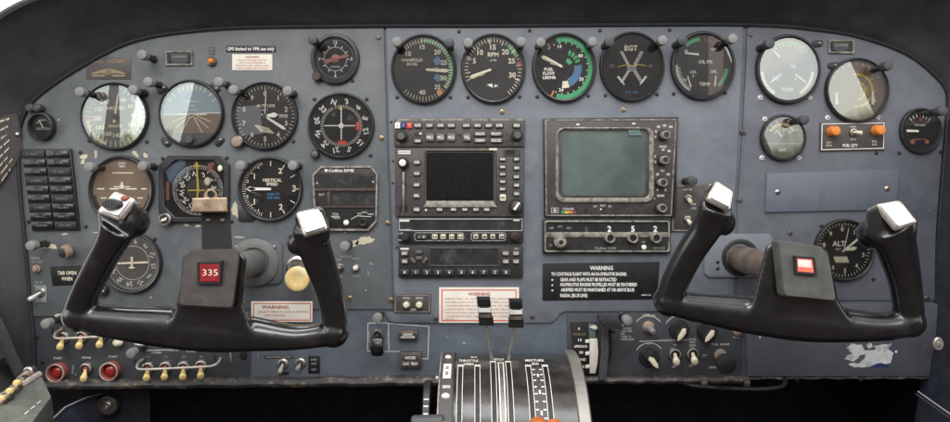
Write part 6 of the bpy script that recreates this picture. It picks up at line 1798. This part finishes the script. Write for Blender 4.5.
part(yr_, 'lit_window', lambda mb: mb.loft([[at(x, y, 153.5) for x, y in ((796, 257.8), (812.6, 259), (814.2, 273), (796.6, 271.6))], [at(x, y, 156.4) for x, y in ((796.4, 258.2), (812.2, 259.4), (813.8, 272.6), (797, 271.2))]], 'red_glow'), hc)
part(yr_, 'window_centre', lambda mb: mb.prism([at(x, y, 157)[:2] for x, y in ((798, 259.6), (811, 260.6), (812, 268), (798.4, 267))], 156, 156.9, 'pink_lit', .2), hc)
part(yr_, 'window_frame', lambda mb: mb.ring([at(x, y, 155)[:2] for x, y in ((794, 255.6), (814, 257), (816.4, 275.4), (794.8, 273.8))], [at(x, y, 155)[:2] for x, y in ((796.4, 258.2), (812.2, 259.4), (813.8, 272.6), (797, 271.2))], 152, 156.8, 'black_soft', .3), hc)
part(yr_, 'shaft', lambda mb: mb.tube([(738.5, 258, -4), (738.5, 258, 40), (738.5, 258, 130)], [13, 13, 13], 'shaft', 28))
t = thing('column_gland', 'rounded grey plate with black ring where right yoke shaft meets panel', 'gland plate', 738, 256, .1)
pl_ = part(t, 'plate', lambda mb: mb.box(703, 233.5, 772, 277, 1.9, 4.4, 'panel_mid', .6, 7))
part(t, 'ring', lambda mb: mb.lathe(738.5, 257, [(18.5, 4.2), (18.5, 5.4), (17.5, 6), (14, 5.6), (13.6, 4.6)], 'black', 36, cap1=False))
for x, y in ((716, 261.5), (716, 268), (712, 240)):
    part(t, 'screw', lambda mb: mb.lathe(x, y, [(1.8, 4.2), (1.8, 4.8), (1, 5.2)], 'screw_dark', 12), pl_)

# --- chart clip on its dark bracket above the left hub
k0 = at(216, 230, 138)
t = thing('chart_clip', 'worn copper coloured bulldog clip on dark bracket above left yoke hub', 'clip', *k0)
def strap(mb):
    pts = [(201.5, 208), (230, 208), (232.5, 252), (202, 252)]
    mb.loft([[at(x, y, 134) for x, y in pts], [at(x, y, 137) for x, y in pts]], 'black_soft')
part(t, 'bracket', strap)
for x in (208.5, 222.5):
    part(t, 'screw', lambda mb: (lambda c: mb.lathe(c[0], c[1], [(2, 136.8), (2, 137.6), (1.2, 138.2)], 'steel_dark', 12))(at(x, 220.5, 137)))
def jaw(mb):
    a = [(192.5, 199), (227, 198.4), (227.4, 201), (227, 211), (192.8, 211.4), (191.6, 209)]
    mb.loft([[at(x, y, 137) for x, y in a], [at(x, y, 146) for x, y in a], [at(x * .98 + 4.2, y * .96 + 8.2, 149) for x, y in a]], 'clip_metal')
    mb.tube([at(192, 210.8, 147), at(227.5, 210.4, 147)], 1.5, 'clip_metal', 10)
    mb.tube([at(193, 199.6, 146), at(227, 199, 146)], 1.2, 'clip_metal', 10)
part(t, 'jaw', jaw)
def lug_(mb):
    o2 = [(203.5, 200), (204.2, 193), (208, 188.6), (213.5, 188.6), (217, 193), (218, 200)]
    mb.loft([[at(x, y, 141) for x, y in o2], [at(x, y, 144) for x, y in o2]], 'clip_metal')
    c = at(210.8, 194, 144.5)
    mb.lathe(c[0], c[1], [(2.7, 143), (2.7, 145), (2.0, 145), (1.8, 144.2)], 'placard', 16)
part(t, 'thumb_tab', lug_)

# ---------------------------------------------------------------- throttle quadrant
t = thing('throttle_quadrant', 'dark curved throttle quadrant with slots at bottom centre', 'throttle quadrant', CX, 400, 60)
R0, CW, CYY = 108., 40., VY + 270.
def arcp(x, a, r=R0):
    """point on the curved cover: a = 0 at the crest, growing towards the seats"""
    a = math.radians(a)
    return (CX + x, CYY - r * math.cos(a), CW + r * math.sin(a))
AS = [-14 + 5 * k for k in range(23)]
def cover(mb):
    xs = [-31, 88]
    loops = []
    for a in AS:
        loops.append([arcp(x, a) for x in (-31, -29.5, 86.5, 88)])
    mb.loft(loops, 'quad', False, False, closed=False)
    for x in (-31, 88):
        mb.f([mb.v(*arcp(x, a)) for a in AS] + [mb.v(CX + x, CYY + 40, CW + 90), mb.v(CX + x, CYY + 40, CW - 20)], 'quad')
part(t, 'cover', cover)
def strip_on(mb, x0, x1, a0, a1, r0, r1, m):
    n = max(3, int(abs(a1 - a0) / 4))
    lo, hi = [], []
    for i in range(n + 1):
        a = a0 + (a1 - a0) * i / n
        lo.append((a, r0)); hi.append((a, r1))
    A_ = [[arcp(x0, a, R0 + r1), arcp(x1, a, R0 + r1), arcp(x1, a, R0 + r0), arcp(x0, a, R0 + r0)] for a, _ in lo]
    mb.loft(A_, m)
SLOTS = (-13.2, 2.2, 16.4, 30.4, 48.2, 63.4)
for x in SLOTS:
    def fn(mb):
        strip_on(mb, x - 1.9, x + 1.9, 13.5 if x not in SLOTS[2:4] else 9, 90, -.1, .35, 'placard')
        for e_ in (-2.6, 2.0):
            strip_on(mb, x + e_, x + e_ + .5, 13 if x not in SLOTS[2:4] else 8.5, 90, -.1, .6, 'text')
        strip_on(mb, x - 2.6, x + 2.8, 12 if x not in SLOTS[2:4] else 7.5, 13.4 if x not in SLOTS[2:4] else 8.9, -.1, .6, 'text')
    part(t, 'slot', fn)
def scale(mb):
    strip_on(mb, 20.9, 26.2, 9, 90, -.1, .5, 'text'); strip_on(mb, 21.9, 25.2, 10, 48, .4, .7, 'steel_dark')
    strip_on(mb, 51.2, 60.2, 14, 90, -.1, .3, 'plaque')
    for k in range(12):
        a = 16 + 4.2 * k
        strip_on(mb, 51.2, 53.8, a, a + .7, .2, .5, 'text'); strip_on(mb, 57.6, 60.2, a, a + .7, .2, .5, 'text')
    for k in range(4):
        a = 20 + 11 * k
        strip_on(mb, 55, 56.6, a, a + 2.2, .2, .5, 'text')
part(t, 'scales', scale)
def legends(mb):
    for s_, x, a, wd, h in (('THROTTLE', -6, 7, 18, 5.2), ('OPEN', -6, 11.2, 9, 4.4), ('PITCH', 22, 5.5, 9, 5), ('PROP', -1, 2.0, 6, 4), ('MIXTURE', 55, 6.6, 17, 5.2), ('RICH', 55, 10.8, 6, 4.4)):
        tm = MB()
        tm.textw(s_, 0, 0, h, 'text', 0, wd, bold=True)
        b0 = len(mb.vs)
        for u, _, v in tm.vs:
            mb.v(*arcp(x + u / S, a - math.degrees(v / S / R0), R0 + .5))
        for f_ in tm.fs:
            mb.f([b0 + q_ for q_ in f_], 'text')
part(t, 'legends', legends)
def rim_(mb):
    loops = []
    for a in AS:
        loops.append([arcp(x, a, R0 + e_) for x, e_ in ((86, 1.5), (86.5, 3.6), (95.5, 3.6), (97, 1.5), (97, -8), (86, -8))])
    mb.loft(loops, 'quad_rim')
part(t, 'rim', rim_)
def sidep(mb):
    strip_on(mb, -31, -18.5, -10, 60, .2, 1.2, 'yoke_cover')
    strip_on(mb, -31.8, -30.6, -6, 90, -.5, 2.4, 'radio_edge'); strip_on(mb, -19.2, -18.2, -6, 90, -.5, 2.0, 'placard')
part(t, 'friction_plate', sidep)
def card(mb):
    strip_on(mb, -28.4, -21.4, 12, 24, 1.1, 1.6, 'paper')
    for a in (14.5, 19):
        strip_on(mb, -26.4, -23.6, a, a + 2.6, 1.5, 1.8, 'grey_cap')
    strip_on(mb, -28.2, -21.4, 28.6, 30.4, 1.1, 1.6, 'text_dim')
    for a, r in ((4, 3.0), (35, 3.7)):
        p = arcp(-25, a, R0 + 1.4)
        mb.ball(p[0], p[1], p[2], r, r * .8, 1.6, 'white', 16, 8)
part(t, 'marker_cards', card)
p = arcp(-33.5, 22, R0 - 1)
part(t, 'rivet', lambda mb: mb.ball(p[0], p[1], p[2], 1.6, 1.6, 1.6, 'ivory', 10, 8))
def plever(sx, hx, hy, lean, lab):
    h_ = at(hx, hy, 78)
    base_ = arcp(sx, 4, R0)
    t = thing('propeller_lever', lab, 'lever', *base_, 'propeller levers on the quadrant')
    part(t, 'stem', lambda mb: mb.tube([arcp(sx, 4, R0 - 6), (h_[0] * .9 + (base_[0]) * .1, h_[1] + 10, h_[2])], [1.5, 1.6], 'lever_rod', 10))
    def hd(mb):
        for (y0, y1, hw, m, g) in ((-12.4, -5.4, 6.0, 'black_gloss', 1), (-4.9, .6, 6.0, 'silver_plate', 0), (-5.5, -4.9, 5, 'black', 0), (1.0, 5.6, 6.0, 'steel_dark', 0), (4.8, 12, 6.6, 'black_gloss', 0)):
            pts = [(h_[0] - hw + lean * -y0, h_[1] + y0), (h_[0] + hw + lean * -y0, h_[1] + y0), (h_[0] + hw + lean * -y1, h_[1] + y1), (h_[0] - hw + lean * -y1, h_[1] + y1)]
            mb.loft([[(x, y, h_[2] - 7) for x, y in pts], [(x, y, h_[2] + 4) for x, y in pts], [(x, y, h_[2] + 6) for x, y in inset(pts, 1)]], m)
    part(t, 'knob', hd)
plever(16.4, 485, 311.5, -.12, 'left propeller lever with black and silver striped square knob')
plever(30.4, 515.8, 313.5, -.02, 'right propeller lever with black and silver striped square knob')
for x, y, lab in ((538.5, 426.5, 'left orange mixture knob cut by bottom picture edge'), (554.5, 428.5, 'right orange mixture knob cut by bottom picture edge')):
    c = at(x, y, 146)
    t = thing('mixture_lever', lab, 'lever knob', *c, 'orange mixture knobs')
    part(t, 'knob', lambda mb: mb.lathe(c[0], c[1], [(4, c[2] - 9), (7, c[2] - 7), (7.6, c[2] - 3), (7.4, c[2] + 3), (6.2, c[2] + 6), (3, c[2] + 7.4)], 'orange_dull', 24, .8, knurl=.04))
    part(t, 'stem', lambda mb: mb.tube([(c[0], c[1] + 2, c[2] - 6), (c[0], c[1] + 30, c[2] - 40)], 1.6, 'steel_dark', 10))
# trim wheel and grey knob left of the quadrant
c = at(428, 430, 60)
t = thing('trim_control', 'black trim wheel with white index marks left of the throttle quadrant', 'trim wheel', *c)
def tw(mb):
    loops = []
    for u, r in ((-3.6, 36), (-3.6, 43), (-2.6, 44.5), (2.6, 44.5), (3.6, 43), (3.6, 36)):
        loops.append([(c[0] + u, c[1] - r * math.cos(2 * math.pi * i / 72) , c[2] + r * math.sin(2 * math.pi * i / 72) * .8) for i in range(72)])
    mb.loft(loops, 'black')
part(t, 'wheel', tw)
def marks(mb):
    for k in range(4):
        a = math.radians(38 + 9 * k)
        for b_ in (0,):
            a1 = a + math.radians(1.8)
            q_ = [(c[0] + u, c[1] - 44.9 * math.cos(aa), c[2] + 44.9 * math.sin(aa) * .8) for aa, u in ((a, -2.2), (a, 2.2), (a1, 2.2), (a1, -2.2))]
            mb.f([mb.v(*z) for z in q_], 'text')
part(t, 'index_marks', marks)
c2 = at(428, 424, 120)
t = thing('throttle_lever', 'grey cylindrical throttle grip at bottom edge beside trim wheel', 'lever grip', *c2)
part(t, 'grip', lambda mb: mb.tube([(c2[0] - 13.5, c2[1] + .6, c2[2]), (c2[0] - 12, c2[1] + .5, c2[2]), (c2[0] + 12, c2[1] - .4, c2[2]), (c2[0] + 13, c2[1] - .4, c2[2])], [6, 7.4, 7.4, 6.4], 'grey_dark', 24))
part(t, 'rod', lambda mb: mb.tube([(c2[0] + 12, c2[1], c2[2]), (c2[0] + 34, c2[1] + 6, c2[2] - 6)], 3.4, 'steel', 12))
# ---------------------------------------------------------------- camera, light, world
cam = bpy.data.cameras.new('camera')
co = bpy.data.objects.new('camera', cam)
C.objects.link(co)
co.location = world(CX, VY, D)
co.rotation_euler = (math.radians(90), 0, 0)
cam.sensor_width = 36
cam.lens = 36 * D / 950
cam.shift_y = -(211 - VY) / 950
cam.clip_start = .02
cam.clip_end = 200
sc.camera = co

def area(name, x, y, w, sx, sy, rad, col, target=None, spin=0.):
    """rectangular area lamp; rad is its radiance"""
    l = bpy.data.lights.new(name, 'AREA')
    l.shape = 'RECTANGLE'
    l.size, l.size_y = sx * S, sy * S
    l.energy = rad * math.pi * l.size * l.size_y
    l.color = col
    o = bpy.data.objects.new(name, l)
    C.objects.link(o)
    o.location = world(x, y, w)
    d = (world(*target) if target else world(x, y, 0)) - o.location
    o.rotation_euler = d.to_track_quat('-Z', 'Y').to_euler()
    if spin:
        o.rotation_euler.rotate_axis('Z', spin)
    return o
def view(o, seed, flip=False):
    """what the window looks out on: pale sky with soft cloud over a dark tree line"""
    l = o.data
    l.use_nodes = True
    nt = l.node_tree
    em = nt.nodes['Emission']
    g = nt.nodes.new('ShaderNodeNewGeometry')
    sx = nt.nodes.new('ShaderNodeSeparateXYZ')
    nt.links.new(g.outputs['Parametric'], sx.inputs[0])
    mp = nt.nodes.new('ShaderNodeMapping')
    mp.inputs['Location'].default_value = (seed, seed * 2, 0)
    mp.inputs['Scale'].default_value = (4, 5, 1)
    nt.links.new(g.outputs['Parametric'], mp.inputs['Vector'])
    nz = nt.nodes.new('ShaderNodeTexNoise')
    nz.inputs['Scale'].default_value = 1.2
    nz.inputs['Detail'].default_value = 6
    nt.links.new(mp.outputs['Vector'], nz.inputs['Vector'])
    ad = nt.nodes.new('ShaderNodeMath'); ad.operation = 'MULTIPLY_ADD'
    ad.inputs[1].default_value = .5
    nt.links.new(nz.outputs['Fac'], ad.inputs[0])
    nt.links.new(sx.outputs['Y'], ad.inputs[2])
    r = nt.nodes.new('ShaderNodeValToRGB')
    r.color_ramp.elements[0].position = .34
    r.color_ramp.elements[0].color = (.10, .13, .05, 1)
    r.color_ramp.elements[1].position = .46
    r.color_ramp.elements[1].color = (.86, .90, .84, 1)
    e = r.color_ramp.elements.new(.85); e.color = (.78, .86, .90, 1)
    e = r.color_ramp.elements.new(1.0); e.color = (1, 1, 1, 1)
    nt.links.new(ad.outputs['Value'], r.inputs[0])
    nt.links.new(r.outputs['Color'], em.inputs['Color'])
# side windows of the cabin behind the seats, seen again in the gauge glass; plain lamps are added for its dim patches
view(area('glass_reflection_light', CX - 752, VY - 172, 700, 48, 206, 4.2, (.95, 1, .96), spin=-.12), 0.3)
view(area('glass_reflection_light', CX - 668, VY - 172, 701, 76, 206, 4.2, (.95, 1, .96), spin=.03), 1.3)
view(area('glass_reflection_light', CX - 618, VY - 172, 702, 104, 206, 4.2, (.95, 1, .96), spin=-.24), 2.3)
area('glass_reflection_light', CX - 447, VY - 128, 700, 46, 58, 1.2, (.85, .93, 1.0), spin=.1)  # added lamp, no window: dim patch in the altimeter glass
area('glass_reflection_light', CX - 590, VY - 26, 700, 44, 36, 1.5, (.62, .78, 1.0), spin=.5)  # added lamp, no window: dim blue patch in the heading gauge glass
view(area('glass_reflection_light', CX + 646, VY - 200, 700, 216, 290, 4.2, (1.0, 1, .94), spin=.42), 3.3)
area('glass_reflection_light', CX + 478, VY - 236, 701, 30, 120, 1.0, (1.0, .75, .6))  # added warm lamp, no window: brown band in the triple oil gauge glass
# side windows level with the panel, and broad daylight from a fill lamp added above and behind the seats
area('side_window_light', CX - 1150, VY - 120, 420, 700, 420, 1.9, (1.0, .98, .96), target=(CX - 150, 250, 60))
area('side_window_light', CX + 1200, VY - 120, 420, 700, 420, 2.0, (1.0, .98, .96), target=(CX + 150, 250, 60))
# lamp added above the hood for windscreen-like highlights on the yoke tops
area('windscreen_fill', CX - 60, VY - 640, 250, 1300, 200, 6.5, (.96, .98, 1.0), target=(CX, 320, 150))
area('daylight_fill', CX - 220, VY - 740, 1120, 900, 460, 7.4, (1.0, .975, .95), target=(CX, 250, 0))  # broad fill lamp added to brighten the lower panel from the front

wd = bpy.data.worlds.new('World')
sc.world = wd
wd.use_nodes = True
nt = wd.node_tree
bg = nt.nodes['Background']
tc = nt.nodes.new('ShaderNodeTexCoord')
sp = nt.nodes.new('ShaderNodeSeparateXYZ')
nt.links.new(tc.outputs['Generated'], sp.inputs[0])
# overcast brightness: bright ahead and overhead, dim brown cabin behind and below
r1 = nt.nodes.new('ShaderNodeValToRGB')
r1.color_ramp.elements[0].position = .40
r1.color_ramp.elements[0].color = (.08, .065, .058, 1)
r1.color_ramp.elements[1].position = .62
r1.color_ramp.elements[1].color = (.62, .60, .58, 1)
e = r1.color_ramp.elements.new(.50)
e.color = (.185, .155, .142, 1)
e = r1.color_ramp.elements.new(.85)
e.color = (1.0, .98, .96, 1)
mz = nt.nodes.new('ShaderNodeMapRange')
mz.inputs['From Min'].default_value = -1
mz.inputs['From Max'].default_value = 1
nt.links.new(sp.outputs['Z'], mz.inputs['Value'])
nt.links.new(mz.outputs['Result'], r1.inputs[0])
my = nt.nodes.new('ShaderNodeMapRange')
my.inputs['From Min'].default_value = .1
my.inputs['From Max'].default_value = .5
nt.links.new(sp.outputs['Y'], my.inputs['Value'])
mx = nt.nodes.new('ShaderNodeMix')
mx.data_type = 'RGBA'
nt.links.new(my.outputs['Result'], mx.inputs[0])
nt.links.new(r1.outputs['Color'], mx.inputs[6])
mx.inputs[7].default_value = (1.25, 1.25, 1.25, 1)
nt.links.new(mx.outputs[2], bg.inputs['Color'])
bg.inputs['Strength'].default_value = 1.35

sc.view_settings.view_transform = 'Standard'
sc.view_settings.look = 'None'
sc.view_settings.exposure = 0
sc.view_settings.gamma = 1
sc.cycles.max_bounces = 6
sc.cycles.transparent_max_bounces = 10
sc.cycles.use_denoising = True
sc.cycles.sample_clamp_indirect = 4
